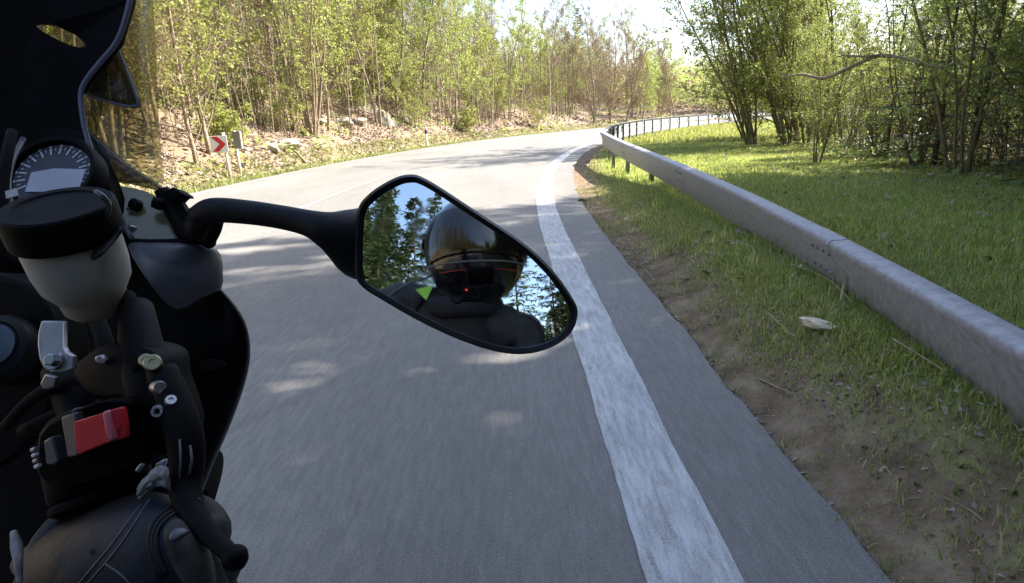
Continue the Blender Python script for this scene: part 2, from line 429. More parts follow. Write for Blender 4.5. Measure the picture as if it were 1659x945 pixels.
cards('weeds', scatter(rng, 5200, .8, 22, 1.35, 8.0, lambda q, s: (nz(q, s, 1.1, 57) > .58) * min(1, s / 5)), rng.uniform(.010, .030, 5200), M_LEAF_G, rng, label='broad-leaved weeds among the verge and lawn grass', cat='weeds', aspect=1.3)
cards('grass', scatter(rng, 2600, .8, 16, 1.2, 4.5, lambda q, s: (nz(q, s, 2.6, 61) > .6) * 1.0), rng.uniform(.07, .16, 2600), M_BLADE, rng, True, label='taller grass tufts around the guardrail', cat='grass', wf_=.03, ln=.6)
# fallen leaves
cards('leaf_litter', scatter(rng, 60000, 4, 34, -22, -7.0, lambda q, s: .25 + .75 * (nz(q, s, .6, 12) > .4), 1.0), rng.uniform(.03, .085, 60000), M_DRY, rng, label='pale dry leaves covering the slope beyond the road', cat='leaf litter')
cards('leaf_litter', scatter(rng, 16000, 30, 75, -24, -7.4), rng.uniform(.06, .13, 16000), M_DRY, rng, label='dry leaves under the trees at the far bend', cat='leaf litter')
cards('leaf_litter', scatter(rng, 7000, 3.4, 26, 1.2, 9.5, lambda q, s: .25 + .75 * sss(4, 7.5, q)), rng.uniform(.012, .042, 7000), M_DRY, rng, label='scattered pale leaves on the lawn and under the thicket', cat='leaf litter')
cards('leaf_litter', scatter(rng, 6500, .7, 9, .9, 1.9), rng.uniform(.004, .014, 6500), M_DRY, rng, label='small brown leaf scraps on the bare verge soil', cat='leaf litter')
cards('undergrowth', scatter(rng, 14000, 2, 40, 6.5, 24, lambda q, s: .2 + .8 * (nz(q, s, .8, 14) > .5)) + rng.uniform(0, .25, (14000, 3)), rng.uniform(.03, .09, 14000), M_LEAF_G, rng, label='low green undergrowth beneath the right-hand thicket', cat='undergrowth')
cards('undergrowth', scatter(rng, 16000, 6, 60, -26, -7.5, lambda q, s: (nz(q, s, .5, 33) > .56) * 1.0) + rng.uniform(0, .22, (16000, 3)), rng.uniform(.03, .08, 16000), M_LEAF_Y, rng, label='patches of fresh green herbs among the fallen leaves', cat='undergrowth')

cards('brushwood', scatter(rng, 5200, 6, 44, -30, -8.2, lambda q, s: .15 + .85 * (nz(q, s, .35, 41) > .47)), rng.uniform(.5, 2.6, 5200), M_TWIG, rng, True, label='thin bare brushwood standing all over the slope', cat='brushwood', wf_=.0045, ln=.35)
cards('brushwood', scatter(rng, 4200, 4, 40, 7.6, 26), rng.uniform(.5, 2.8, 4200), M_BARK_GREEN, rng, True, label='thin olive brushwood filling the right thicket', cat='brushwood', wf_=.005, ln=.3)
cards('brushwood', scatter(rng, 2200, 8, 50, -30, -8.2), rng.uniform(2.0, 6.5, 2200), M_BARK_PALE, rng, True, label='tall slim bare poles of saplings crowding the slope', cat='brushwood', wf_=.0032, ln=.10)
def wood_cloud(n, s0, s1, q0, q1, hmax, size, mat, label, seed):
    pts = []; rr_ = np.random.default_rng(seed)
    while len(pts) < n:
        s = rr_.uniform(s0, s1); q = rr_.uniform(q0, q1); p = on_road(q, s)
        top = hmax * (.55 + .45 * nz(q, s, .16, seed)) ; t = rr_.random() ** .75
        cx_ = nz(q, s, .45, seed + 2)
        if cx_ < .34 + .28 * t: continue
        pts.append((p.x, p.y, zg(p.x, p.y) + top * t))
    cards('distant_wood', np.array(pts), rr_.uniform(size * .6, size * 1.5, n), mat, rr_, label=label, cat='wood')
wood_cloud(110000, 66, 150, -75, -8, 6.5, .16, M_LEAF_Y, 'distant light-green wood closing the view past the bend', 3)
wood_cloud(70000, 60, 190, -110, -9, 6.5, .20, M_LEAF_B, 'distant brown leafless wood covering the far hillside', 4)
wood_cloud(50000, 34, 75, -60, -26, 9, .12, M_LEAF_B, 'brown budding wood high on the slope behind the first trees', 5)
wood_cloud(45000, 2, 40, -50, -20, 10, .085, M_LEAF_B, 'brown twiggy wood high on the near slope behind the first trees', 26)
wood_cloud(30000, 2, 40, -50, -22, 9, .08, M_LEAF_G, 'green-brown wood high on the near slope behind the first trees', 6)
wood_cloud(80000, 85, 200, -120, -8, 7, .22, M_LEAF_G, 'hazy green wood on the far hill past the bend', 13)
wood_cloud(40000, -70, -12, -45, -7, 7, .10, M_LEAF_G, 'leafy wood along the outer road side behind the rider', 15)
wood_cloud(50000, -60, -8, 8, 45, 9, .10, M_LEAF_G, 'leafy wood along the inner road side behind the rider', 16)
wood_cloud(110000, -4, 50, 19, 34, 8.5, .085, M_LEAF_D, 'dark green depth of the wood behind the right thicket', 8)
# ------------------------------------------------------------------ trees
class TB:
    def __init__(s): s.v = []; s.f = []; s.m = []; s.cv = []; s.cf = []; s.cm = []
def rnd_perp(d, rr):
    v = Vector((rr.gauss(0, 1), rr.gauss(0, 1), rr.gauss(0, 1))); v -= v.project(d); return v.normalized()
def polyline(p, d, L, n, wob, rr, upw=0.0):
    pts = [p.copy()]; d = d.normalized()
    for i in range(n):
        d = (d + rnd_perp(d, rr) * wob + Vector((0, 0, upw))).normalized(); p = p + d * (L / n); pts.append(p.copy())
    return pts
def at(pts, t):
    x = t * (len(pts) - 1); i = min(int(x), len(pts) - 2); return pts[i].lerp(pts[i + 1], x - i), (pts[i + 1] - pts[i]).normalized()
def leaf(tb, p, s, rr, mi=1, droop=0):
    n = Vector((rr.gauss(0, 1), rr.gauss(0, 1), rr.gauss(0, 1) + .8)).normalized(); a = n.orthogonal().normalized()
    a = (Matrix.Rotation(rr.uniform(0, 6.28), 3, n) @ a); b = n.cross(a); k = len(tb.cv)
    tb.cv += [p - a * s, p - b * s * .55, p + a * s, p + b * s * .55]; tb.cf.append((k, k + 1, k + 2, k + 3)); tb.cm.append(mi)
def make_tree(seed, h, r, stems=1, spread=.12, first=.25, nb=20, blen=.32, sub=5, twigs=3, leaves=4, ls=.05, bang=.9, wob=.08, crook=0.0, lmi=(1,)):
    rr = random.Random(seed); tb = TB()
    for s in range(stems):
        a = rr.uniform(0, 6.28); lean = rr.uniform(.3, 1) * spread * (1 if stems > 1 else .5)
        d = Vector((math.cos(a) * lean, math.sin(a) * lean, 1)); hh = h * rr.uniform(.75, 1.05); rs = r * rr.uniform(.65, 1.1) / (1 if stems == 1 else 1.35)
        st = Vector((math.cos(a) * r * (2.2 if stems > 1 else 0), math.sin(a) * r * (2.2 if stems > 1 else 0), -.25))
        stem = polyline(st, d, hh, 12, wob * (1 + crook), rr, .02)
        rad = [rs * (1.35 if i == 0 else 1) * (1 - .88 * (i / 12)) + .004 for i in range(13)]
        tube_data(stem, rad, 7, tb.v, tb.f, cap=False)
        for k in range(int(nb / (1 if stems == 1 else 1.8))):
            t = first + (1 - first) * (k + rr.random()) / nb * (1 if stems == 1 else 1.8); t = min(t, .98)
            p, dd = at(stem, t); o = rnd_perp(dd, rr); bd = (dd + o * math.tan(bang * rr.uniform(.7, 1.1))).normalized()
            L = hh * blen * (1.1 - .75 * t) * rr.uniform(.5, 1.2); br = polyline(p, bd, L, 5, .16 + crook * .2, rr, .06)
            r0 = max(.004, rs * (1 - .85 * t) * .42)
            tube_data(br, [r0 * (1 - .16 * i) for i in range(6)], 4, tb.v, tb.f, cap=False)
            for j in range(sub):
                tt = .25 + .75 * (j + rr.random()) / sub; p2, d2 = at(br, min(tt, .99)); o2 = rnd_perp(d2, rr)
                sb = polyline(p2, d2 + o2 * rr.uniform(.5, 1.1), L * rr.uniform(.25, .5) * (1.2 - .5 * tt), 3, .2, rr, .05)
                vb = len(tb.cv); fb = len(tb.cf); tube_data(sb, [r0 * .42, r0 * .32, r0 * .22, .0015], 3, tb.cv, tb.cf, cap=False); tb.cm += [0] * (len(tb.cf) - fb)
                for w in range(twigs):
                    p3, d3 = at(sb, rr.uniform(.3, 1)); tw = polyline(p3, d3 + rnd_perp(d3, rr) * .9, rr.uniform(.12, .4) * (h / 8) ** .5, 2, .25, rr, .04)
                    fb = len(tb.cf); tube_data(tw, [.0035, .0025, .001], 3, tb.cv, tb.cf, cap=False); tb.cm += [0] * (len(tb.cf) - fb)
                    for l in range(leaves):
                        p4, d4 = at(tw, rr.uniform(.2, 1)); q4 = p4 + Vector((rr.gauss(0, 1), rr.gauss(0, 1), rr.gauss(0, 1))) * .035
                        leaf(tb, q4, ls * rr.uniform(.6, 1.3), rr, rr.choice(lmi))
    return tb
def make_spruce(seed, h, r, first=.06, whorl=34, per=6, width=.24, card=.14, dens=26):
    rr = random.Random(seed); tb = TB()
    stem = polyline(Vector((0, 0, -.25)), Vector((0, 0, 1)), h, 12, .015, rr, .1)
    tube_data(stem, [r * (1 - .93 * i / 12) for i in range(13)], 7, tb.v, tb.f, cap=False)
    for k in range(whorl):
        t = first + (1 - first) * (k / whorl) ** .9; p, dd = at(stem, min(t, .99))
        for j in range(per):
            a = rr.uniform(0, 6.28); L = h * width * (1.02 - t) ** .8 * rr.uniform(.55, 1.15) + .1
            d = Vector((math.cos(a), math.sin(a), .25 - .55 * (1 - t)))
            br = polyline(p, d, L, 4, .06, rr, .05)
            fb = len(tb.cf); tube_data(br, [max(.004, r * .14 * (1 - t * .8)), .006, .005, .003, .001], 3, tb.cv, tb.cf, cap=False); tb.cm += [0] * (len(tb.cf) - fb)
            n = int(dens * (L / (h * width) + .35))
            for l in range(n):
                tt = .15 + .85 * rr.random(); p4, d4 = at(br, min(tt, .99)); side = d4.cross(Vector((0, 0, 1))).normalized() * rr.choice((-1, 1))
                out = (side + d4 * .7 + Vector((0, 0, rr.uniform(-.55, .1)))).normalized(); s = card * rr.uniform(.7, 1.5) * (h / 6) ** .5
                w = out.cross(Vector((0, 0, 1)) + rnd_perp(out, rr) * .5).normalized() * s * .16; kk = len(tb.cv)
                e = p4 + out * s * 1.5 + Vector((0, 0, -s * .3))
                tb.cv += [p4 - w, p4 + w, p4.lerp(e, .6) + w * 1.1, e, p4.lerp(e, .6) - w * 1.1]; tb.cf.append(tuple(range(kk, kk + 5))); tb.cm.append(1)
    return tb
def proto(tb, bark, twig, *leafm):
    me = bpy.data.meshes.new('trunk'); me.from_pydata([tuple(v) for v in tb.v], [], tb.f); me.materials.append(bark); me.shade_smooth()
    mc = bpy.data.meshes.new('crown'); mc.from_pydata([tuple(v) for v in tb.cv], [], tb.cf); mc.materials.append(twig)
    for l in leafm: mc.materials.append(l)
    mc.polygons.foreach_set('material_index', tb.cm); mc.update()
    return me, mc
PT = {}
PT['pale'] = [proto(make_tree(11 + i, 8 + i, .065 + .01 * i, 1, .1, .08, 34, .24, 7, 5, 3, .044), M_BARK_PALE, M_TWIG, M_LEAF_Y) for i in range(3)]
PT['yellow'] = [proto(make_tree(31 + i, 6.5 + i, .07, 1 + i, .2, .07, 30, .34, 7, 5, 5, .048, 1.1), M_BARK_PALE, M_TWIG, M_LEAF_Y, ) for i in range(3)]
PT['brown'] = [proto(make_tree(51 + i, 9 + i, .08, 1 + 2 * (i % 2), .22, .08, 36, .26, 8, 6, 3, .032, .75), M_BARK_PALE, M_TWIG, M_LEAF_B) for i in range(3)]
PT['coppice'] = [proto(make_tree(71 + i, 7 + i, .055, 6 + i, .34, .14, 20, .26, 6, 4, 4, .044, .8), M_BARK_PALE if i else M_BARK_GREEN, M_TWIG, M_LEAF_Y) for i in range(3)]
PT['thicket'] = [proto(make_tree(91 + i, 8 + i, .07, 4 + i, .28, .07, 26, .30, 7, 5, 4, .046, .9, lmi=(1, 2, 2)), M_BARK_GREEN, M_TWIG, M_LEAF_G, M_LEAF_Y) for i in range(3)]
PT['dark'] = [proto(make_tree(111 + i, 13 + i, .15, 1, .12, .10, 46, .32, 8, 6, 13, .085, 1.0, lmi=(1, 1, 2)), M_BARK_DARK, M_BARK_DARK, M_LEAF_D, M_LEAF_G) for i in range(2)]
PT['tall'] = [proto(make_tree(171 + i, 11 + i, .075, 1 + i, .10, .08, 44, .24, 7, 5, 7, .045, .9, lmi=(1, 1, 2)), M_BARK_GREEN, M_TWIG, M_LEAF_G, M_LEAF_Y) for i in range(3)]
PT['spruce'] = [proto(make_spruce(131 + i, 15 + 2 * i, .17, .05 if i else .1), M_BARK_DARK, M_BARK_DARK, M_NEEDLE) for i in range(2)]
PT['young_spruce'] = [proto(make_spruce(141 + i, 3.6 + i, .05, .03, 22, 6, .30, .085, 11), M_BARK_DARK, M_BARK_DARK, M_NEEDLE) for i in range(2)]
PT['shrub'] = [proto(make_tree(151 + i, 1.7 + .5 * i, .018, 8, .75, .12, 14, .34, 4, 3, 5, .038, 1.0), M_TWIG, M_TWIG, M_LEAF_Y if i != 1 else M_LEAF_G) for i in range(3)]
TR = random.Random(5); NTREE = {}
def plant(kind, x, y, label, cat, group, name, s=1.0, rot=None, v=None, dz=0.0, tilt=0.0, tdir=0.0):
    me, mc = PT[kind][v if v is not None else TR.randrange(len(PT[kind]))]
    e = empty(name, (x, y, zg(x, y) + dz)); sc = s * TR.uniform(.88, 1.12)
    e.rotation_mode = 'ZYX'; e.scale = (sc, sc, sc); e.rotation_euler = (tilt * math.cos(tdir), tilt * math.sin(tdir), TR.uniform(0, 6.28) if rot is None else rot)
    tag(e, label, cat, group)
    for nm, d in (('trunk' if cat == 'tree' else 'stem', me), ('crown', mc)):
        o = bpy.data.objects.new(nm, d); COL.objects.link(o); o.parent = e
    NTREE[kind] = NTREE.get(kind, 0) + 1
    return e
def spots(n, s0, s1, q0, q1, mind, seed, avoid=()):
    rr = random.Random(seed); out = []; tries = 0
    while len(out) < n and tries < 6000:
        tries += 1; s = rr.uniform(s0, s1); q = rr.uniform(q0, q1); p = on_road(q, s)
        if all((p.x - a) ** 2 + (p.y - b_) ** 2 > mind * mind for a, b_ in list(out) + list(avoid)): out.append((p.x, p.y))
    return out
# the slope beyond the road
AV = [(-6.34, 14.15), (-7.3, 25.5)]
for (x, y) in spots(30, 9, 34, -13, -7.9, 1.2, 1, AV):
    k = TR.choice(('pale', 'pale', 'yellow', 'coppice', 'brown'))
    L = {'pale': 'slender pale-barked tree with sparse fresh leaves near the foot of the leafy slope', 'yellow': 'small tree in bright yellow-green leaf near the foot of the leafy slope',
         'coppice': 'many-stemmed pale coppice tree near the foot of the leafy slope', 'brown': 'nearly bare brownish tree near the foot of the leafy slope'}[k]
    plant(k, x, y, L, 'tree', 'trees at the slope foot, ' + k, {'pale': 'birch_tree', 'yellow': 'maple_tree', 'coppice': 'hazel_tree', 'brown': 'alder_tree'}[k])
for (x, y) in spots(62, 8, 40, -32, -13, 1.7, 2):
    k = TR.choice(('pale', 'pale', 'yellow', 'brown', 'brown'))
    L = {'pale': 'thin pale trunk with light foliage high on the wooded slope', 'yellow': 'yellow-green leafed tree high on the wooded slope', 'brown': 'bare brown-twigged tree high on the wooded slope'}[k]
    plant(k, x, y, L, 'tree', 'trees higher on the slope, ' + k, {'pale': 'birch_tree', 'yellow': 'maple_tree', 'brown': 'alder_tree'}[k], 1.15)
for (x, y) in spots(26, 36, 62, -15, -8.2, 1.8, 3):
    k = TR.choice(('brown', 'yellow', 'yellow', 'brown'))
    plant(k, x, y, {'brown': 'brownish just-budding tree lining the outside of the far bend', 'yellow': 'bright lime-green tree lining the outside of the far bend'}[k], 'tree', 'trees along the outside of the bend, ' + k, {'yellow': 'maple_tree', 'brown': 'alder_tree'}[k], 1.2 if x < -3 else .95)
for (x, y) in spots(40, 36, 66, -34, -15, 2.2, 4):
    k = TR.choice(('brown', 'pale', 'yellow'))
    plant(k, x, y, {'brown': 'brown bare tree in the wood behind the far bend', 'yellow': 'light green tree in the wood behind the far bend', 'pale': 'pale thin tree in the wood behind the far bend'}[k], 'tree', 'wood behind the bend, ' + k, {'pale': 'birch_tree', 'yellow': 'maple_tree', 'brown': 'alder_tree'}[k], 1.1)
for (x, y) in spots(26, 64, 112, -26, -8.2, 3.0, 6):
    k = TR.choice(('yellow', 'yellow', 'brown'))
    plant(k, x, y, {'brown': 'distant brown tree past the bend below the bright sky', 'yellow': 'distant yellow-green tree past the bend below the bright sky'}[k], 'tree', 'distant trees past the bend, ' + k, {'yellow': 'maple_tree', 'brown': 'alder_tree'}[k], .8)
plant('spruce', 9.5, 84, 'lone dark spruce tip against the bright sky at the far bend', 'tree', None, 'spruce_tree', .72)
# undershrubs on the slope
for (x, y) in spots(26, 8, 45, -15, -7.6, 1.5, 7, AV):
    plant('shrub', x, y, 'leafy green shrub growing among fallen leaves on the slope', 'shrub', 'shrubs on the slope', 'shrub', .9)
# landmarks
plant('coppice', -8.2, 11.6, 'coppiced clump of thin stems between the windscreen and the chevron sign', 'tree', None, 'hazel_tree', 1.0, v=1)
plant('yellow', -8.9, 16.2, 'bright lime-leaved tree overhanging just behind the chevron sign', 'tree', None, 'maple_tree', 1.0, v=1)
plant('pale', -7.3, 14.7, 'single slim pale trunk rising directly behind the chevron sign', 'tree', None, 'birch_tree', .9, v=0)
plant('shrub', -7.5, 17.2, 'bright green bush right of the chevron sign', 'shrub', None, 'shrub', 1.0, v=0)
plant('coppice', -6.9, 22.4, 'V-shaped cluster of pale stems at the road edge right of the chevron sign', 'tree', None, 'hazel_tree', 1.0, v=2)
plant('brown', -6.2, 29.5, 'spreading bare multi-stemmed tree beside the boulder', 'tree', None, 'alder_tree', .8, v=1)
plant('shrub', -5.6, 33.5, 'rounded green bush behind the white marker post', 'shrub', None, 'shrub', 1.5, v=1)
# the thicket right of the lawn
for (x, y) in spots(9, 20.5, 27, 6.0, 9.0, .55, 11):
    plant('thicket', x, y, 'dense clump of olive stems leaning over the end of the lawn', 'tree', 'stem clump at the lawn end', 'hazel_tree', .85, tilt=.22, tdir=math.pi * 1.5)
for (x, y) in spots(20, 5, 21, 7.4, 11, 1.0, 12):
    k = TR.choice(('thicket', 'coppice'))
    plant(k, x, y, {'thicket': 'bushy many-stemmed tree on the front edge of the right thicket', 'coppice': 'coppiced thin-leaved tree on the front edge of the right thicket'}[k], 'tree', 'front edge of the thicket, ' + k, 'hazel_tree', .40 if y > 11.5 else .75, tilt=.14, tdir=math.pi * 1.5)
for (x, y) in spots(74, 8, 44, 12, 27, 1.35, 13):
    k = TR.choice(('thicket', 'pale', 'coppice', 'coppice'))
    plant(k, x, y, 'thin tree deeper inside the thicket right of the lawn', 'tree', 'trees deep in the thicket', 'forest_tree', .68)
for (x, y) in ((8.2, 13.4), (8.0, 11.6), (8.9, 10.4), (9.3, 12.4), (8.3, 9.2), (11.5, 13.5), (12.6, 15.8), (13.8, 13.2), (12.2, 18), (14.8, 16.4), (15.8, 19.5), (11.2, 11.4), (13, 11.8), (10.4, 15.4), (14.2, 21), (17.2, 16.8), (16.8, 13.6)):
    plant('young_spruce', x, y, 'young dark spruce filling the thicket edge above the shaded lawn', 'tree', 'young spruces at the thicket edge', 'spruce_tree', 1.0 if x < 10 else 1.35)
for (x, y) in [(10.4, 10.2), (8.5, 9.8), (10.6, 8.2), (9.4, 7.6), (12.4, 10.2), (11.8, 9.2), (8.9, 8.4)]:
    plant('tall', x, y, 'slender tall olive-barked tree standing on the shaded right edge of the lawn', 'tree', 'slender trees at the shaded lawn edge', 'forest_tree', .95, rot=x * 3)
DK = []
rq = random.Random(99)
for gx in np.arange(6.4, 19, 2.25):
    for gy in np.arange(-7, 12, 2.2):
        x = gx + rq.uniform(-.6, .6); y = gy + rq.uniform(-.6, .6)
        if y < x * .72 - 1.7: DK.append((x, y))
for (x, y) in DK:
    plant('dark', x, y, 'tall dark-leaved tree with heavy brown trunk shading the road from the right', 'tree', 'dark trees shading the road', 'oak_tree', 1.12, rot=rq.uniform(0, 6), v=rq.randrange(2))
plant('thicket', 6.6, 13.2, 'low leafy sapling standing forward on the lawn edge', 'tree', None, 'hazel_tree', .35)
# woods behind the rider (seen in the mirror)
for (x, y) in ((-6.9, -28), (-8.5, -34), (-7.2, -40), (-10.5, -38), (-7, -47), (-12, -44), (-9, -52), (-15, -36), (-7.6, -31.5), (-7, -10), (-9.5, -8.5), (-8.2, -13), (-11, -11), (-6.6, -17), (-10, -16), (-13.5, -9), (-7.5, -21), (-7.8, -25), (7, -13), (8.5, -17), (7, -21), (9.5, -24), (-5, -19.5), (-8, -15), (-9.5, -22), (-12, -17), (-14, -26), (-3.5, -27), (-7, -30), (-17, -20), (-11, -33), (-2, -36), (-20, -30), (-15, -12), (3.0, -38), (7, -34)):
    plant('spruce', x, y, 'tall dark spruce behind the rider, reflected in the mirror', 'tree', 'spruces behind the rider', 'spruce_tree', .9 if y > -27 else 1.45)
for (x, y) in spots(16, -38, -9, 7.5, 20, 2.4, 21):
    plant('dark', x, y, 'leafy green tree behind the rider along the inner road side', 'tree', 'leafy trees behind the rider', 'oak_tree', .75)
for (x, y) in spots(12, -16, 6, -16, -8, 2.2, 22):
    plant('pale', x, y, 'light-leaved tree beside the road behind the rider', 'tree', 'light trees behind the rider', 'birch_tree', 1)

# dead branch arching in the right thicket
BR = [P(1262, 126, 11.2), P(1300, 121, 11), P(1335, 127, 10.8), P(1380, 108, 10.5), P(1428, 90, 10.2), P(1480, 99, 9.9), P(1528, 111, 9.6)]
v, f = tube_data(catmull(BR, 4), [.012 + .022 * math.sin(i / 24 * 3) for i in range(25)], 7)
tube_data([P(1428, 90, 10.2), P(1400, 92, 10.3), P(1365, 90, 10.5), P(1350, 95, 10.6)], [.03, .022, .015, .006], 5, v, f)
tag(mesh('fallen_branch', v, f, M_BARK_PALE), 'pale crooked dead limb arching across the dark right thicket', 'branch')

# fallen sticks, boulders on the slope, stones
rr = random.Random(77)
for i, (s, q) in enumerate([(12, -8.4), (15, -9.5), (18, -8.2), (20, -10), (24, -8.6), (27, -9.6), (13.5, -11), (22, -12)]):
    p = on_road(q, s); p.z = zg(p.x, p.y) + .06; d = Vector((rr.uniform(-1, 1), rr.uniform(-1, 1), 0)).normalized(); L = rr.uniform(.9, 2)
    pts = []
    for k in range(6):
        a = p + d * L * (k / 5 - .5) + Vector((rr.gauss(0, .04), rr.gauss(0, .04), 0)); a.z = zg(a.x, a.y) + .05 + .03 * k; pts.append(a)
    v, f = tube_data(pts, [.035 * (1 - .13 * k) for k in range(6)], 6)
    tag(mesh('fallen_stick', v, f, M_BARK_PALE), 'grey dead stick lying among dry leaves on the slope', 'stick', 'dead sticks on the slope')
M_ROCK = simple('grey_lichened_rock', (.33, .30, .25), .9, var=.45, scale=5, bmp=.6, spec=.2)
M_ROCKL = simple('pale_cut_rock_face', (.36, .33, .27), .85, var=.35, scale=5, bmp=.5, spec=.2)
def rock(name, c, size, mat, seed, parent=None, flat=1.0):
    bm = bmesh.new(); bmesh.ops.create_icosphere(bm, subdivisions=3, radius=1)
    for vv in bm.verts:
        n_ = noise.noise(vv.co * 1.1 + Vector((seed, 0, 0))) * .5 + noise.noise(vv.co * 3 + Vector((seed, 5, 0))) * .16
        vv.co *= 1 + n_; vv.co = Vector((round(vv.co.x * 2.6) / 2.6 * .35 + vv.co.x * .65, vv.co.y, vv.co.z)); vv.co = Vector((vv.co.x * size[0], vv.co.y * size[1], vv.co.z * size[2] * flat)) + Vector(c)
    me = bpy.data.meshes.new(name); bm.to_mesh(me); bm.free(); return link(name, me, mat, parent, smooth=False)
c0 = P(608, 203, 27.5)
tag(rock('boulder', c0 + Vector((-.9, .8, .1)), (1.6, 1.1, .85), M_ROCK, 3), 'large dark overhanging rock in the slope foot', 'rock')
tag(rock('boulder', c0 + Vector((.35, -.3, .05)), (.38, .3, .55), M_ROCKL, 8), 'pale upright rock slab beside the dark overhang', 'rock')
for i, (px, py, d, s) in enumerate([(560, 238, 25, .3), (530, 243, 24, .22), (655, 226, 29, .3), (470, 262, 19, .28), (585, 236, 26, .25), (440, 268, 18, .2)]):
    p = P(px, py, d); p.z = zg(p.x, p.y) + s * .2
    tag(rock('stone', p, (s * 1.3, s, s * .7), M_ROCKL if i % 2 else M_ROCK, i + 20), 'loose stone at the foot of the slope', 'stone', 'stones at the slope foot')

# ------------------------------------------------------------------ guardrail
M_STEEL = simple('weathered_galvanised_steel', (.34, .34, .37), .62, .2, .24, 30, spec=.35, bmp=.03)
M_STEEL_D = simple('dull_zinc_posts', (.25, .25, .26), .6, .3, .3, 12)
def rail_path():
    key = [(1.18, -30, .5), (1.1, -8, .5), (1.16, -1, .5), (1.29, .3, .52), (1.45, 1.5, .52), (1.60, 2.5, .52), (1.74, 3.6, .524), (1.91, 5.4, .54), (2.02, 8.2, .59), (2.06, 11.5, .665), (2.2, 14.8, .735)]
    pts = catmull(key, 6)
    s = 15.6
    while s < 130:
        p = on_road(EDGE_R + .66, s); pts.append(Vector((p.x, p.y, .75))); s += 1.0
    return pts
RP = rail_path()
def sweep(path, prof, name, mat, parent=None):
    """prof: (outward-from-road, up) offsets from the path; closed loop"""
    v = []; f = []; n = len(prof)
    for i, p in enumerate(path):
        d = (path[min(i + 1, len(path) - 1)] - path[max(i - 1, 0)]); d.z = 0; d.normalize(); o = Vector((d.y, -d.x, 0))
        for a, b_ in prof: v.append(p + o * a + Vector((0, 0, b_)))
    for i in range(len(path) - 1):
        for k in range(n): k2 = (k + 1) % n; f.append((i * n + k, i * n + k2, (i + 1) * n + k2, (i + 1) * n + k))
    f.append(tuple(range(n))); f.append(tuple((len(path) - 1) * n + k for k in reversed(range(n))))
    o = mesh(name, v, f, mat, parent); bm = bmesh.new(); bm.from_mesh(o.data); bmesh.ops.recalc_face_normals(bm, faces=bm.faces); bm.to_mesh(o.data); bm.free()
    o.data.set_sharp_from_angle(angle=math.radians(50)); return o
gr_ = empty('guardrail', (2.0, 8, 0)); tag(gr_, 'long grey steel crash barrier curving along the right side of the road', 'guardrail')
prof = [(.105, -.006), (.095, 0), (.022, -.006), (.005, -.012), (0, -.024), (.003, -.045), (.045, -.13), (.060, -.31), (.065, -.315), (.049, -.13), (.009, -.046), (.006, -.026), (.010, -.017), (.026, -.011), (.095, -.005), (.10, -.011)]
keep(sweep(RP, prof, 'rail_beam', M_STEEL), gr_)
POST0 = 3.4
def path_at(dist):
    a_ = 0
    for i_ in range(1, len(RP)):
        L_ = (RP[i_] - RP[i_ - 1]).length
        if a_ + L_ >= dist: return RP[i_ - 1].lerp(RP[i_], (dist - a_) / L_)
        a_ += L_
for k_ in range(9):
    d0 = 29.2 + 4.0 * k_
    seg_ = [path_at(d0 + .08 * j_) for j_ in range(5)]
    sp = sweep(seg_, [(a - .0035 if a < .1 else a, b_ + .003) for a, b_ in prof[:8]] + [(a, b_) for a, b_ in reversed(prof[:8])], 'splice_plate', M_STEEL); keep(sp, gr_)
    for j_ in (0, 1, 3, 4):
        p_ = seg_[j_]; dd_ = (seg_[4] - seg_[0]); dd_.z = 0; dd_.normalize(); oo_ = Vector((dd_.y, -dd_.x, 0)); p_ = p_ + dd_ * (.04 if j_ < 2 else -.04)
        for (ba, bz) in ((.022, -.085), (.050, -.19)):
            v, f = lathe_data(p_ + oo_ * (ba - .003) + Vector((0, 0, bz)), -oo_ * .8 + Vector((0, 0, -.5)), [(0, .009), (.010, .008), (.013, .003), (.014, -.002)], 8); v = v; KC_ = mesh('bolt', v, f, M_STEEL_D); KC_.parent = sp
acc = 0; last = RP[0]; nxt = POST0; lap = 0
posts = 0
for i in range(1, len(RP)):
    seg = (RP[i] - RP[i - 1]).length
    while acc + seg >= nxt and posts < 60:
        t = (nxt - acc) / seg; p = RP[i - 1].lerp(RP[i], t); d = (RP[i] - RP[i - 1]); d.z = 0; d.normalize(); o = Vector((d.y, -d.x, 0))
        v = []; f = []
        def box(c, hx, hy, z0, z1):
            k = len(v)
            for z in (z0, z1):
                for a, b_ in ((-1, -1), (1, -1), (1, 1), (-1, 1)): v.append(c + o * hx * a + d * hy * b_ + Vector((0, 0, z)))
            f.extend([(k, k + 3, k + 2, k + 1), (k + 4, k + 5, k + 6, k + 7)] + [(k + j, k + (j + 1) % 4, k + 4 + (j + 1) % 4, k + 4 + j) for j in range(4)])
        c = Vector((p.x, p.y, 0)) + o * .14; g0 = zg(c.x, c.y) - .3
        box(c, .03, .003, g0, p.z - .03); box(c + o * .03, .003, .04, g0, p.z - .03); box(c - o * .03, .003, .04, g0, p.z - .03)
        box(c - o * .05, .012, .03, p.z - .19, p.z - .12)
        keep(mesh('post', v, f, M_STEEL_D, smooth=False), gr_); posts += 1
        if posts % 2 == 0:
            v, f = lathe_data(p + o * .094 + Vector((0, 0, -.175)), -o, [(0, .012), (.012, .011), (.016, .004), (.017, 0)], 10)
            keep(mesh('bolt', v, f, M_STEEL_D), gr_)
        nxt += 4.0 if p.y < 9 else 2.0
    acc += seg

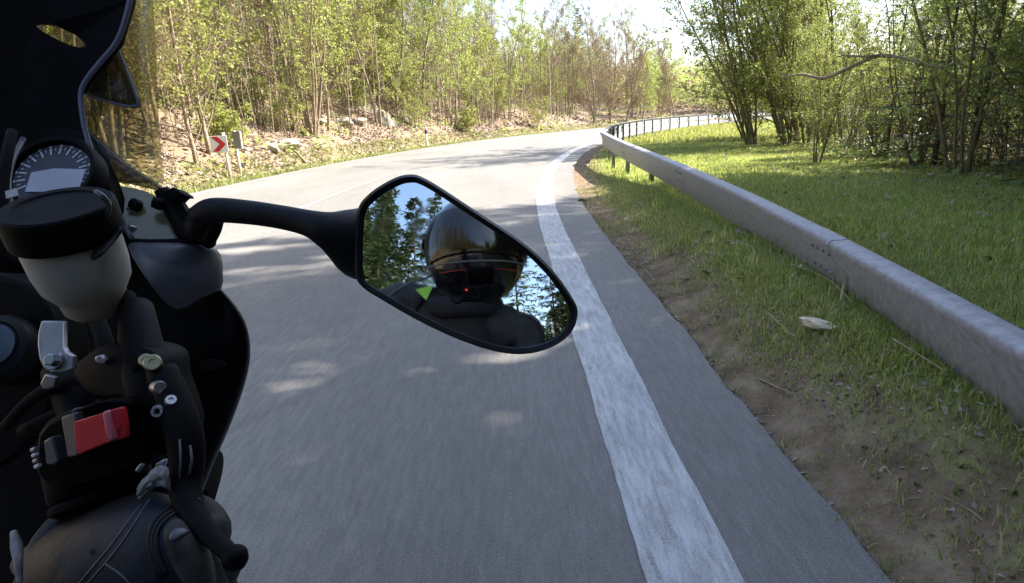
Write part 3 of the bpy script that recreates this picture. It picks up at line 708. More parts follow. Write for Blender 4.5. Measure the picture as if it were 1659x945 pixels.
# ------------------------------------------------------------------ signs and marker posts
M_WHITE = simple('white_sign_sheeting', (.78, .76, .75), .45, var=.08, scale=6)
M_RED = simple('red_sign_sheeting', (.55, .02, .03), .4, var=.1, scale=6)
M_SIGNBACK = simple('grey_aluminium_sign_back', (.20, .23, .25), .5, .4, .15, 8)
M_POSTW = simple('pale_painted_post', (.62, .58, .50), .6, var=.2, scale=8)
M_BLK = simple('black_plastic_band', (.02, .02, .02), .5)
def boxmesh(name, c, ax, ay, az, mat, parent=None, bevel=.004):
    c = Vector(c); v = [c + ax * a + ay * b_ + az * g_ for g_ in (-1, 1) for a, b_ in ((-1, -1), (1, -1), (1, 1), (-1, 1))]
    f = [(0, 3, 2, 1), (4, 5, 6, 7)] + [(j, (j + 1) % 4, 4 + (j + 1) % 4, 4 + j) for j in range(4)]
    o = mesh(name, v, f, mat, parent, smooth=False); mods(o, bevel=bevel); return o
def make_chevron():
    base = P(373, 289, 14.7); base.z = zg(base.x, base.y)
    e = empty('chevron_sign', base); tag(e, 'white square bend marker with a red arrow pointing right on a pale post', 'road sign')
    face = Vector((.26, -1, 0)).normalized(); side = Vector((-face.y, face.x, 0)); up = Vector((0, 0, 1))
    side = -side if side.x < 0 else side
    keep(tube('post', [base + Vector((0, 0, -.3)), base + Vector((0, 0, 1.08))], .035, M_POSTW, sides=14), e)
    c = P(356, 234, 14.55)
    c = Vector((base.x - .11, base.y - .06, base.z + .82)) 
    S = .19
    pn = keep(boxmesh('panel', c, side * S, up * S, face * .012, M_WHITE), e)
    # chevron > in the face plane
    pts = [(a * .78, b_ * .78) for a, b_ in ((-.20, .22), (-.02, .22), (.20, 0), (-.02, -.22), (-.20, -.22), (.02, 0))]
    v = []
    for off in (.0125, .0165):
        for a, b_ in pts: v.append(c + side * a + up * b_ + face * off)
    f = [(0, 1, 2, 5), (5, 2, 3, 4), (6, 11, 8, 7), (11, 10, 9, 8)] + [(j, (j + 1) % 6, 6 + (j + 1) % 6, 6 + j) for j in range(6)]
    o = mesh('red_arrow', v, f, M_RED, smooth=False); bm = bmesh.new(); bm.from_mesh(o.data); bmesh.ops.recalc_face_normals(bm, faces=bm.faces); bm.to_mesh(o.data); bm.free()
    keep(o, e); keep(boxmesh('bracket', c - face * .03, side * .06, up * .02, face * .02, M_SIGNBACK), e)
    b2 = Vector((base.x + .16, base.y + .62, 0)); b2.z = zg(b2.x, b2.y)
    e2 = empty('road_sign', b2); tag(e2, 'grey back of a second small bend sign just right of the chevron', 'road sign')
    keep(tube('post', [b2 + Vector((-.16, 0, -.3)), b2 + Vector((-.16, 0, 1.15))], .032, M_POSTW, sides=14), e2)
    f2 = Vector((-.35, -1, 0)).normalized(); s2 = Vector((-f2.y, f2.x, 0))
    c2 = b2 + Vector((-.10, -.05, .98)); c2.z = c.z + .06
    keep(boxmesh('panel', c2, s2 * .11, up * .21, f2 * .01, M_SIGNBACK), e2)
    keep(boxmesh('edge_trim', c2 + s2 * .125 * (1 if s2.x > 0 else -1), s2 * .016, up * .21, f2 * .014, M_WHITE), e2)
make_chevron()
def marker(px, py, d, label):
    b0 = P(px, py, d); b0.z = zg(b0.x, b0.y); e = empty('marker_post', b0); tag(e, label, 'marker post')
    keep(tube('post', [b0 + Vector((0, 0, z)) for z in (-.2, .6)], .055, M_WHITE, sides=12), e)
    keep(tube('black_band', [b0 + Vector((0, 0, z)) for z in (.602, .78)], .057, M_BLK, sides=12), e)
    keep(lathe('cap', b0 + Vector((0, 0, .78)), (0, 0, 1), [(.056, 0), (.056, .09), (.03, .12), (0, .125)], M_WHITE, seg=12), e)
marker(692, 237, 27.0, 'white roadside delineator post with dark band near its top')

# ------------------------------------------------------------------ small things on the right verge
M_STRAW = simple('dry_straw', (.33, .27, .18), .8, var=.3, scale=30)
M_PALE = simple('pale_weathered_wood', (.62, .54, .40), .7, var=.3, scale=30, bmp=.3)
def gp(px, py, z=0):
    d = (CF + CR * ((px - W0 / 2) / FPX) - CU * ((py - H0 / 2) / FPX)); 
    for _ in range(12): t = (z - CAM.z) / d.z; h_ = CAM + d * t; z = .5 * z + .5 * zg(h_.x, h_.y)
    return CAM + d * t
p = gp(1322, 535, -.08)
o = rock('wood_chip', (0, 0, 0), (.075, .032, .02), M_PALE, 44); o.location = (p.x, p.y, zg(p.x, p.y) + .035); o.rotation_euler = (0.1, .05, 2.2)
tag(o, 'pale oblong chip of wood lying on the grass before the guardrail', 'wood chip')
for i, pl in enumerate([[(1283, 440), (1310, 447), (1340, 465), (1365, 488), (1378, 505)], [(1230, 620), (1262, 636), (1290, 655)], [(1445, 560), (1500, 590), (1530, 615)], [(1180, 395), (1210, 402), (1235, 412)], [(1245, 520), (1275, 545), (1290, 560)]]):
    pts = []
    for a, b_ in pl: p = gp(a, b_, -.07); p.z = zg(p.x, p.y) + .03 + .012 * math.sin(a); pts.append(p)
    pp = catmull(pts, 4)
    v, f = tube_data(pp, [.0038 * (1 - .6 * k / len(pp)) for k in range(len(pp))], 6)
    tag(mesh('twig', v, f, M_STRAW), 'thin pale dry twig lying on the verge grass beside the guardrail', 'twig', 'dry twigs on the verge')
p = gp(945, 328); v = []
o = rock('dirt_clod', (0, 0, 0), (.07, .03, .018), M_BARK_DARK, 12); o.location = (p.x, p.y, .02)
tag(o, 'small dark clod at the asphalt edge beyond the mirror', 'clod')
cards('gravel', scatter(rng, 9000, .7, 9, .86, 1.5, lambda q, s: 1.0 if q < 1.1 else .4), rng.uniform(.0015, .006, 9000), simple('grey_grit', (.17, .14, .11), .9, var=.5, scale=3), rng, label='loose grit and crumbs along the asphalt edge', cat='gravel')

# ------------------------------------------------------------------ motorcycle
M_BPL = simple('black_textured_plastic', (.003, .003, .0038), .6, var=.4, scale=90, bmp=.25, spec=.09)
M_BSAT = simple('satin_black_mirror_plastic', (.006, .0065, .0085), .5, var=.3, scale=70, bmp=.12, spec=.2)
M_BPAINT = simple('gloss_black_fairing_paint', (.002, .002, .0028), .35, var=.2, scale=20, spec=.07, coat=.0)
M_GPAINT = simple('dusty_graphite_fairing_paint', (.07, .07, .085), .35, var=.25, scale=25, spec=.35, coat=.1)
M_RUB = simple('matt_black_rubber', (.006, .006, .006), .85, var=.3, scale=80, bmp=.3, spec=.12)
M_ALU = simple('brushed_aluminium', (.45, .45, .50), .38, .85, .15, 40)
M_BOLT = simple('zinc_plated_bolt', (.5, .5, .52), .3, .95, .15, 40)
M_GOLD = simple('yellow_zinc_bolt', (.62, .58, .36), .35, .8, .15, 40)
M_REDP = simple('red_switch_plastic', (.52, .022, .03), .38, var=.12, scale=40)
M_RES = simple('translucent_fluid_bottle', (.40, .41, .375), .4, var=.12, scale=14)
M_RES.node_tree.nodes['Principled BSDF'].inputs['Subsurface Weight'].default_value = .25
M_DIAL = simple('dark_dial_face', (.035, .035, .05), .5, var=.2, scale=20)
M_LCD = simple('grey_display', (.42, .42, .50), .4, var=.06, scale=20)
M_TICK = simple('pale_dial_ink', (.55, .55, .60), .5, var=.05)
M_LABEL = simple('white_sticker', (.6, .6, .62), .5, var=.15, scale=120)
BX = -.46
bike = empty('motorcycle', (BX, .1, 0)); tag(bike, 'black sport motorcycle ridden along the shaded lane, seen from its right handlebar', 'motorcycle')
def K(o): return keep(o, bike)
def KC(o, parent):
    """sub-part of a part that was itself built in world coordinates"""
    o.parent = parent; return o
# mirror: convex glass on a sphere
mdir = (P(768, 477, 1) - CAM).normalized(); RS = 1.2; SCN = CAM + mdir * (.52 + RS)
def on_sph(px, py, off=0.0):
    d = (P(px, py, 1) - CAM).normalized(); oc = CAM - SCN; b_ = d.dot(oc); t = -b_ - math.sqrt(b_ * b_ - oc.dot(oc) + (RS + off) ** 2); return CAM + d * t
MO = smooth_outline([(660, 283, 0), (692, 291, 0), (770, 341, 0), (850, 395, 0), (897, 440, 0), (928, 484, 0), (936, 508, 0), (926, 538, 0), (896, 562, 0), (850, 574, 0), (800, 569, 0), (740, 549, 0), (680, 521, 0), (622, 488, 0), (588, 466, 0), (576, 445, 0), (575, 395, 0), (579, 342, 0), (595, 317, 0), (628, 294, 0)], 5)
mc = Vector((755, 432, 0))
def inset(pts, k):
    out = []; n = len(pts)
    for i in range(n):
        a = Vector(pts[i - 1]); b_ = Vector(pts[(i + 1) % n]); t = (b_ - a).normalized(); nn = Vector((-t.y, t.x, 0))
        out.append(Vector(pts[i]) + nn * k)
    return out
MI = inset(MO, 9.5); n = len(MO)
assert (MI[0] - mc).length < (Vector(MO[0]) - mc).length
back = (SCN - CAM).normalized(); mc3 = on_sph(755, 432)
# frame and shell
v = []; f = []; rings = []
MM = inset(MO, 4)
rings.append([on_sph(p.x, p.y, -.002) for p in MI]); rings.append([on_sph(p.x, p.y, .004) for p in MI])
rings.append([on_sph(p.x, p.y, .0055) for p in MM]); rings.append([on_sph(p[0], p[1], .001) for p in MO]); rings.append([on_sph(p[0], p[1], 0) + back * .012 for p in MO])
cc = on_sph(720, 420)
for s, t in ((.97, .022), (.88, .036), (.7, .048), (.45, .056), (.15, .06)):
    rings.append([cc + (on_sph(p[0], p[1]) - cc) * s + back * t for p in MO])
for r_ in rings: v += r_
for i in range(len(rings) - 1):
    for k in range(n): k2 = (k + 1) % n; f.append((i * n + k, i * n + k2, (i + 1) * n + k2, (i + 1) * n + k))
f.append(tuple((len(rings) - 1) * n + k for k in range(n)))
mh = K(mesh('mirror_housing', v, f, M_BSAT)); mh.data.set_sharp_from_angle(angle=math.radians(60))
mt, nt, b = mat_new('silvered_glass')
b.inputs['Metallic'].default_value = 1; b.inputs['Base Color'].default_value = (.78, .82, .82, 1); b.inputs['Roughness'].default_value = .0
dn = noise_tex(nt, 30, 5, .7, mapping(nt)); nt.links.new(ramp(nt, dn, [(.45, (0, 0, 0)), (.9, (.10, .10, .10))]), b.inputs['Roughness'])
M_MIR = mt
v = [on_sph(mc.x, mc.y)]; f = []
LV = 16
for j in range(1, LV + 1):
    for p in MI: q_ = mc + (p - mc) * (j / LV) * 1.004; v.append(on_sph(q_.x, q_.y))
for k in range(n): f.append((0, 1 + k, 1 + (k + 1) % n))
for j in range(LV - 1):
    for k in range(n): k2 = (k + 1) % n; f.append((1 + j * n + k, 1 + (j + 1) * n + k, 1 + (j + 1) * n + k2, 1 + j * n + k2))
me = bpy.data.meshes.new('mirror_glass'); me.from_pydata([tuple(x) for x in v], [], f); me.update()
mg = link('mirror_glass', me, M_MIR); KC(mg, mh)
# exact sphere normals for a clean reflection
bm = bmesh.new(); bm.from_mesh(me)
bm.faces.ensure_lookup_table(); bm.normal_update()
if bm.faces[0].normal.dot(CAM - mc3) < 0: bmesh.ops.reverse_faces(bm, faces=bm.faces)
bm.to_mesh(me); bm.free(); me.shade_smooth()
me.normals_split_custom_set_from_vertices([tuple((Vector(x.co) - SCN).normalized()) for x in me.vertices])
# mirror arm
K(tube('mirror_arm', [P(318, 352, .555), P(345, 341, .55), P(400, 344, .545), P(455, 352, .54), P(500, 362, .535), P(528, 372, .535), P(556, 382, .545), P(588, 394, .562), P(625, 405, .585)],
       [.0095, .0112, .0108, .0106, .0118, .0165, .025, .034, .030], M_BSAT, sides=28, smooth_n=5))
brk = K(tube('mirror_bracket', [P(262, 308, .60), P(275, 330, .60), P(292, 358, .598), P(306, 380, .595), P(330, 385, .59)], [.0075, .009, .010, .010, .006], M_BPL, sides=10, smooth_n=4, flat=.8))
KC(plate('clamp_plate', [(262, 312, .592), (278, 304, .592), (290, 312, .592), (298, 318, .592), (297, 322, .592), (288, 322, .592), (318, 366, .592), (330, 372, .592), (326, 386, .592), (306, 390, .592), (296, 384, .592)], .012, M_BPL, bevel=.002), brk)
KC(plate('clamp_ear', [(268, 310, .587), (280, 303, .587), (297, 314, .587), (298, 318, .587), (290, 317, .587), (284, 325, .587), (276, 324, .587)], .02, M_BPL, bevel=.0015), brk)
KC(lathe('pivot_ball', P(322, 366, .575), V(.5, .6, -.5), [(0, .014), (.009, .0125), (.0125, .004), (.0125, -.004), (.009, -.012), (0, -.014)], M_BSAT, seg=20, sharp=False), brk)
KC(tube('arm_stay', [P(352, 358, .565), P(347, 372, .57), P(338, 388, .575), P(340, 395, .58)], [.006, .0065, .007, .006], M_BPL, sides=12, smooth_n=3), brk)
KC(lathe('clamp_bolt', P(256, 330, .59), V(-.7, .2, -.6), [(0, .006), (.005, .005), (.006, 0), (.006, -.004)], M_BPL, seg=12), brk)
# windscreen (both halves around the bike's centre plane)
mt, nt, b = mat_new('smoked_windscreen')
b.inputs['Base Color'].default_value = (.26, .26, .19, 1); b.inputs['Roughness'].default_value = .2
tp = N(nt, 'ShaderNodeBsdfTransparent'); tp.inputs[0].default_value = (.74, .73, .56, 1)
haze_n = ramp(nt, noise_tex(nt, 30, 4, .6, mapping(nt, (1, 1, .12))), [(.35, (.60, .60, .60)), (.75, (.86, .86, .86))])
mx = N(nt, 'ShaderNodeMixShader'); nt.links.new(haze_n, mx.inputs[0]); nt.links.new(b.outputs[0], mx.inputs[1]); nt.links.new(tp.outputs[0], mx.inputs[2])
nt.links.new(mx.outputs[0], nt.nodes['Material Output'].inputs[0]); M_SCR = mt
def mirx(p): return Vector((2 * BX - p.x, p.y, p.z))
def half_rows(rows):
    out = []
    for r_ in rows:
        out.append([P(*a) for a in r_])
    return out
scr = half_rows([[(148, -60, .66), (170, -60, .665), (205, -60, .675), (236, -60, .70), (243, -55, .76)],
                 [(148, 0, .65), (170, 0, .655), (205, 0, .665), (239, 0, .69), (246, 0, .76)],
                 [(148, 90, .64), (170, 90, .645), (205, 90, .655), (243, 90, .68), (250, 90, .76)],
                 [(148, 180, .635), (170, 180, .64), (205, 180, .65), (246, 180, .67), (254, 180, .75)],
                 [(128, 250, .63), (160, 250, .635), (210, 250, .642), (250, 250, .66), (258, 250, .74)],
                 [(140, 300, .625), (175, 300, .63), (220, 300, .635), (260, 300, .65), (266, 300, .73)]])
ws = K(grid('windscreen', scr, M_SCR, solid=.003, sub=2))
K(grid('windscreen', [[mirx(p) for p in reversed(r_)] for r_ in scr], M_SCR, solid=.003, sub=2))
M_TRI = simple('moulded_dark_clear_plastic', (.05, .05, .052), .2, var=.3, scale=10)
nt = M_TRI.node_tree; tp = N(nt, 'ShaderNodeBsdfTransparent'); tp.inputs[0].default_value = (.5, .5, .42, 1); mx = N(nt, 'ShaderNodeMixShader'); mx.inputs[0].default_value = .62
nt.links.new(nt.nodes['Principled BSDF'].outputs[0], mx.inputs[1]); nt.links.new(tp.outputs[0], mx.inputs[2]); nt.links.new(mx.outputs[0], nt.nodes['Material Output'].inputs[0])
M_EDGE_HL = simple('lavender_grey_edge_highlight', (.13, .13, .19), .3, var=.1, scale=10)  # edge highlight painted in as a lighter lavender grey
tri = smooth_outline([(186, 78, .632), (196, 92, .632), (222, 160, .632), (218, 172, .632), (195, 170, .628), (145, 155, .622), (143, 145, .622), (165, 108, .626)], 3)
tr_ = KC(plate('air_duct_blister', tri, .006, M_TRI, bevel=0, dome=.006), ws)
KC(tube('blister_edge_highlight', [P(x, y, d - .004) for x, y, d in tri + [tri[0]]], .0013, M_EDGE_HL, sides=6), ws)  # lighter edge highlight of the blister, painted as a thin tube
# highlight along the screen edge, modelled as a pale tube
edge = [(218, -40), (206, 20), (190, 66), (165, 98), (141, 128), (131, 152), (134, 190), (141, 222), (158, 272), (178, 320), (196, 355), (214, 388)]
K(tube('screen_edge_highlight', [P(x, y, .585 - .0001 * y * 0) for x, y in edge], .0024, M_EDGE_HL, sides=10, smooth_n=4))
# lower side panel; reflected tree green is put into its olive colour
mt, nt, b = mat_new('olive_reflection_panel')
b.inputs['Roughness'].default_value = .16; nt.links.new(ramp(nt, noise_tex(nt, 7, 3, .6, mapping(nt)), [(.3, (.15, .14, .07)), (.7, (.30, .285, .16))]), b.inputs['Base Color']); b.inputs['Coat Weight'].default_value = .2
M_OLIVE_REFL = mt
K(plate('side_panel', [(172, 300, .60), (200, 302, .60), (232, 309, .605), (262, 322, .61), (285, 352, .61), (304, 386, .605), (262, 389, .60), (217, 388, .59), (196, 352, .585)], .004, M_OLIVE_REFL, bevel=.001))
K(plate('panel_rib', [(141, 210, .596), (158, 225, .597), (200, 262, .602), (258, 300, .612), (264, 312, .612), (232, 303, .606), (180, 292, .6), (168, 272, .597), (150, 235, .595)], .006, M_TRI, bevel=.0015, dome=.004))
for (x, y, r_) in ((216, 331, .0058), (210, 340, .002), (213, 369, .0026)):
    K(lathe('fastener', P(x, y, .588), V(-.3, .2, -1), [(0, .0035), (r_ * .6, .003), (r_, .001), (r_, -.006)], M_BPL if r_ > .005 else M_BOLT, seg=14))
# inner cowl with oval opening
def cowl():
    outer = [(-90, -90), (60, -95), (225, -80), (212, 0), (190, 66), (165, 98), (141, 128), (131, 152), (134, 190), (141, 222), (158, 272), (178, 320), (196, 355), (216, 392), (180, 430), (60, 430), (-90, 430)]
    hole = [(57, 36), (66, 34), (84, 38), (104, 48), (124, 58), (137, 70), (138, 76), (128, 77), (112, 73), (92, 64), (70, 52), (58, 42)]
    bm = bmesh.new()
    def dep(x, y): return .60 - .0004 * max(0, 120 - x) * .6
    def loop(pts):
        vs_ = [bm.verts.new(P(x, y, dep(x, y))) for x, y in pts]
        return [bm.edges.new((vs_[i], vs_[(i + 1) % len(vs_)])) for i in range(len(vs_))]
    e = loop(outer) + loop(hole); bmesh.ops.triangle_fill(bm, use_beauty=True, use_dissolve=False, edges=e, normal=-CF)
    me = bpy.data.meshes.new('inner_cowl'); bm.to_mesh(me); bm.free()
    o = link('inner_cowl', me, M_BPL, smooth=False); mods(o, solid=.01); return o
K(cowl())
# instrument
dc = P(86, 285, .545); da = V(.05, .42, -1)
dial = K(lathe('instrument_dial', dc, da, [(.0, -.001), (.0335, -.001), (.0345, .006), (.0385, .007), (.0405, .003), (.041, -.012), (.0, -.02)], M_BPL, seg=48))
KC(lathe('dial_face', dc, da, [(0, .0006), (.033, .0006)], M_DIAL, seg=40), dial)
ax = Vector(da).normalized(); du = (CU - ax * CU.dot(ax)).normalized(); dr = du.cross(ax); dr = dr if dr.dot(CR) > 0 else -dr
v = []; f = []
for k in range(29):
    a = math.radians(-30 + 240 * k / 28 - 0); big = k % 2 == 0; r0, r1 = (.0225 if big else .0265), .0295; w = .0007 if big else .00035
    c_, s_ = math.cos(a), math.sin(a); dd = dr * c_ + du * s_; tt = dr * -s_ + du * c_; z = ax * .0012; kk = len(v)
    v += [dc + dd * r0 - tt * w + z, dc + dd * r1 - tt * w + z, dc + dd * r1 + tt * w + z, dc + dd * r0 + tt * w + z]; f.append((kk, kk + 1, kk + 2, kk + 3))
    if big:
        kk = len(v); v += [dc + dd * .0305 - tt * .001 + z, dc + dd * .0322 - tt * .001 + z, dc + dd * .0322 + tt * .001 + z, dc + dd * .0305 + tt * .001 + z]; f.append((kk, kk + 1, kk + 2, kk + 3))
KC(mesh('dial_ticks', v, f, M_TICK, smooth=False), dial)
v = [dc + dr * x + du * y + ax * .002 for x, y in ((-.018, .002), (.0, .0065), (.028, .006), (.027, -.018), (-.018, -.018))]
KC(mesh('display', v, [(0, 1, 2, 3, 4)], M_LCD, smooth=False), dial)
K(plate('instrument_surround', smooth_outline([(5, 230, .585), (60, 205, .585), (130, 215, .585), (165, 270, .585), (185, 340, .575), (150, 420, .57), (5, 420, .57), (-30, 320, .58)], 3), .02, M_BPL, bevel=.003))
K(tube('cable', [P(20, 215, .50), P(12, 250, .48), P(6, 290, .47), P(2, 340, .46), P(-8, 420, .45)], .004, M_RUB, sides=10, smooth_n=4))
K(tube('cable', [P(38, 225, .52), P(20, 262, .5), P(14, 300, .48), P(20, 350, .47)], .0022, M_GPAINT, sides=8, smooth_n=4))
# brake fluid reservoir
rax = V(.0, .86, -.51); rt = P(92, 336, .325); ua = rax.normalized()
res = K(lathe('brake_reservoir', rt - ua * .017, ua, [(.0, .004), (.0235, .003), (.0245, -.004), (.0242, -.018), (.0226, -.028), (.0190, -.034), (.0172, -.037), (.0165, -.044), (.0135, -.048), (0, -.0485)], M_RES, seg=40, sharp=False))
cap_prof = [(0, .0005), (.0205, .0005), (.0215, .0016), (.0262, .0016), (.0272, .0006), (.0276, -.002), (.0276, -.0155), (.0268, -.0172), (.0235, -.0172), (.0235, -.012)]
capo = KC(lathe('reservoir_cap', rt, ua, cap_prof, M_BPL, seg=56), res)
KC(tube('cap_pale_arc', [P(155, 310, .318), P(166, 318, .317), P(175, 330, .32), P(177, 342, .322), P(170, 352, .325)], [.0012, .0015, .0015, .0012, .0014], M_GPAINT, sides=8, smooth_n=3), res)  # thin paler arc along the right edge of the cap
KC(plate('sticker', [(8, 310, .322), (26, 305, .322), (28, 317, .322), (10, 322, .322)], .001, M_LABEL, bevel=0), res)
KC(tube('reservoir_strap', [P(195, 368, .335), P(178, 388, .33), P(158, 412, .32), P(148, 420, .318)], [.004, .0045, .004, .002], M_BSAT, sides=10, smooth_n=3, flat=.4), res)
# silver bracket below it
K(plate('reservoir_bracket', [(66, 520, .320), (104, 520, .320), (104, 562, .316), (108, 570, .315), (119, 577, .315), (119, 598, .315), (100, 604, .315), (82, 604, .315), (70, 597, .315), (63, 582, .315), (60, 560, .316), (61, 540, .318)], .003, M_ALU, bevel=.0008))
K(plate('reservoir_bracket', [(72, 606, .318), (90, 612, .318), (88, 628, .32), (70, 632, .32), (64, 622, .32)], .003, M_ALU, bevel=.0008))
bo = K(lathe('bracket_bolt', P(87, 584, .3125), V(0, .25, -1), [(0, .0035), (.0026, .0035), (.0033, .003), (.0034, -.002)], M_BOLT, seg=6))
K(lathe('bracket_washer', P(87, 584, .3142), V(0, .25, -1), [(0, .0010), (.0046, .0010), (.005, .0004), (.005, -.002)], M_BOLT, seg=24))
# fork top, upper yoke
K(lathe('fork_collar', P(-12, 560, .40), V(.12, .3, -1), [(.0150, .0), (.0165, .001), (.0205, -.001), (.0225, -.006), (.0225, -.04)], M_BSAT, seg=40))
K(lathe('fork_cap', P(-12, 560, .40), V(.12, .3, -1), [(0, .003), (.009, .003), (.0142, .002), (.015, .0), (.015, -.01)], simple('blue_grey_anodised_metal', (.05, .065, .085), .35, .5, .15, 30), seg=40))
K(plate('top_yoke', smooth_outline([(-80, 470, .42), (20, 450, .42), (75, 500, .42), (95, 600, .42), (70, 690, .42), (0, 760, .42), (-90, 760, .42)], 3), .035, M_BPL, bevel=.004))
# handlebar, brake perch, switch housing
hb0, hb1 = P(60, 560, .40), P(215, 1010, .345)
K(tube('handlebar', [P(100, 600, .375), P(150, 720, .352), P(185, 860, .345), P(220, 1010, .345), P(228, 1060, .347)], .011, M_BPL, sides=20, smooth_n=3))
K(tube('grip', [P(178, 815, .345), P(185, 860, .345), P(220, 1010, .345), P(226, 1045, .347)], .0165, M_RUB, sides=20, smooth_n=3))
hw = K(plate('switch_housing', smooth_outline([(60, 702, .318), (92, 672, .312), (150, 655, .308), (205, 648, .310), (222, 668, .314), (232, 705, .316), (242, 745, .32), (215, 765, .318), (150, 780, .314), (90, 792, .318), (58, 770, .322)], 2), .045, M_BPL, bevel=.003))
KC(plate('switch_recess', [(98, 676, .303), (122, 668, .301), (126, 740, .301), (108, 742, .303)], .006, M_GPAINT, bevel=.001), hw)
KC(plate('kill_switch', smooth_outline([(119, 688, .3005), (124, 682, .3005), (158, 672, .2975), (168, 668, .2960), (192, 661, .2985), (199, 666, .2995), (204, 704, .2995), (200, 711, .2995), (180, 716, .2965), (172, 719, .2960), (130, 736, .3005), (123, 731, .3005)], 2), .004, M_REDP, bevel=.0012), hw)
KC(plate('rocker_ridge', [(164, 668, .2952), (175, 665, .2952), (186, 713, .2952), (172, 719, .2952)], .004, simple('paler_pink_red_plastic', (.55, .13, .17), .3, var=.1), bevel=.0012), hw)  # paler pink stripe across the red rocker
KC(plate('starter_button', [(70, 715, .305), (82, 708, .303), (95, 748, .303), (86, 754, .305), (74, 752, .307)], .008, M_GPAINT, bevel=.001), hw)
for k in range(4): KC(plate('button_rib', [(47 + 2 * k, 728 + 9 * k, .312), (53 + 2 * k, 725 + 9 * k, .31), (56 + 2 * k, 731 + 9 * k, .31), (49 + 2 * k, 734 + 9 * k, .312)], .003, M_LABEL if k % 2 else M_ALU, bevel=.0006), hw)
KC(plate('housing_lug', [(112, 668, .304), (120, 662, .303), (130, 662, .303), (124, 668, .304)], .004, M_GPAINT, bevel=.0008), hw)
hax = (P(190, 870, .345) - P(150, 720, .352)).normalized()
K(lathe('switch_collar', P(162, 778, .350), hax, [(.012, -.012), (.0235, -.012), (.0255, -.010), (.0258, .003), (.0245, .005), (.012, .005)], M_BPL, seg=44))
K(lathe('grip_flange', P(166, 800, .350), hax, [(.012, -.002), (.024, -.002), (.0262, 0), (.0262, .0025), (.024, .0045), (.019, .006), (.017, .012), (.012, .012)], M_RUB, seg=44))
perch = K(plate('brake_perch', smooth_outline([(120, 600, .345), (165, 560, .34), (215, 560, .335), (255, 575, .33), (262, 615, .325), (275, 655, .322), (285, 700, .32), (262, 740, .325), (225, 690, .33), (205, 650, .335), (150, 640, .34)], 3), .03, M_BPL, bevel=.003, dome=.005))
KC(tube('master_cylinder', [P(222, 500, .37), P(228, 560, .35), P(240, 620, .335), P(262, 690, .33)], [.009, .0115, .012, .010], M_BPL, sides=18, smooth_n=4), perch)
KC(plate('perch_clip', [(152, 578, .330), (165, 574, .330), (172, 584, .330), (168, 592, .330), (154, 588, .330)], .004, M_ALU, bevel=.001), perch)
for (x, y, d, r_, m_, a_) in ((247, 588, .318, .0044, M_GOLD, (.5, .3, -1)), (236, 584, .322, .0035, M_GOLD, (.5, .3, -1)), (258, 628, .314, .0035, M_ALU, (.9, .1, -1)), (277, 650, .312, .003, M_ALU, (.6, .8, -1))):
    KC(lathe('screw', P(x, y, d), V(*a_), [(0, .0012), (r_ * .35, .0012), (r_ * .4, .002), (r_ * .85, .002), (r_, .0008), (r_, -.006)], m_, seg=16), perch)
for (x, y) in ((254, 667), (278, 693)):
    KC(lathe('rivet', P(x, y, .308), V(.1, .1, -1), [(.0012, -.001), (.0017, .0003), (.0028, .0003), (.0033, -.001), (.0033, -.01)], M_ALU, seg=20), perch)
KC(plate('perch_tab', [(250, 752, .312), (262, 745, .312), (268, 745, .312), (266, 756, .312), (252, 761, .312)], .003, M_ALU, bevel=.0008), perch)
KC(plate('perch_tab', [(217, 762, .308), (226, 751, .308), (231, 754, .308), (222, 768, .308)], .003, M_ALU, bevel=.0008), perch)
K(tube('brake_hose', [P(205, 480, .36), P(212, 530, .345), P(218, 575, .335), P(236, 600, .33)], [.005, .0055, .006, .006], M_RUB, sides=14, smooth_n=4))
K(tube('brake_hose', [P(150, 500, .40), P(170, 560, .38), P(165, 620, .37), P(120, 660, .37), P(40, 700, .38)], .005, M_RUB, sides=12, smooth_n=4))
K(tube('throttle_cable', [P(10, 690, .37), P(60, 640, .36), P(120, 615, .35), P(185, 630, .35)], .0035, M_RUB, sides=10, smooth_n=4))
lev = K(tube('brake_lever', [P(262, 600, .325), P(282, 650, .318), P(298, 700, .312), P(303, 745, .308), P(300, 785, .304), P(309, 825, .296), P(335, 862, .286), P(362, 888, .279), P(379, 902, .276)],
             [.0075, .0085, .009, .0085, .0078, .0066, .0050, .0042, .0045], M_BPL, sides=18, smooth_n=5, flat=.8))
KC(lathe('lever_ball', P(381, 904, .276), V(.3, -.3, -1), [(0, .0058), (.003, .0052), (.0052, .003), (.0058, 0), (.0052, -.003), (0, -.0058)], M_BPL, seg=20, sharp=False), lev)
KC(tube('lever_groove', [P(291, 712, .3025), P(293, 745, .2995), P(291, 775, .2965)], .0006, M_GPAINT, sides=6), lev)
KC(tube('lever_groove', [P(308, 722, .3035), P(311, 745, .3005), P(306, 768, .2985)], .0007, M_GPAINT, sides=6), lev)
KC(lathe('lever_stud', P(319, 812, .298), V(.8, .3, -1), [(0, .002), (.0015, .0018), (.002, 0), (.002, -.004)], M_ALU, seg=12), lev)
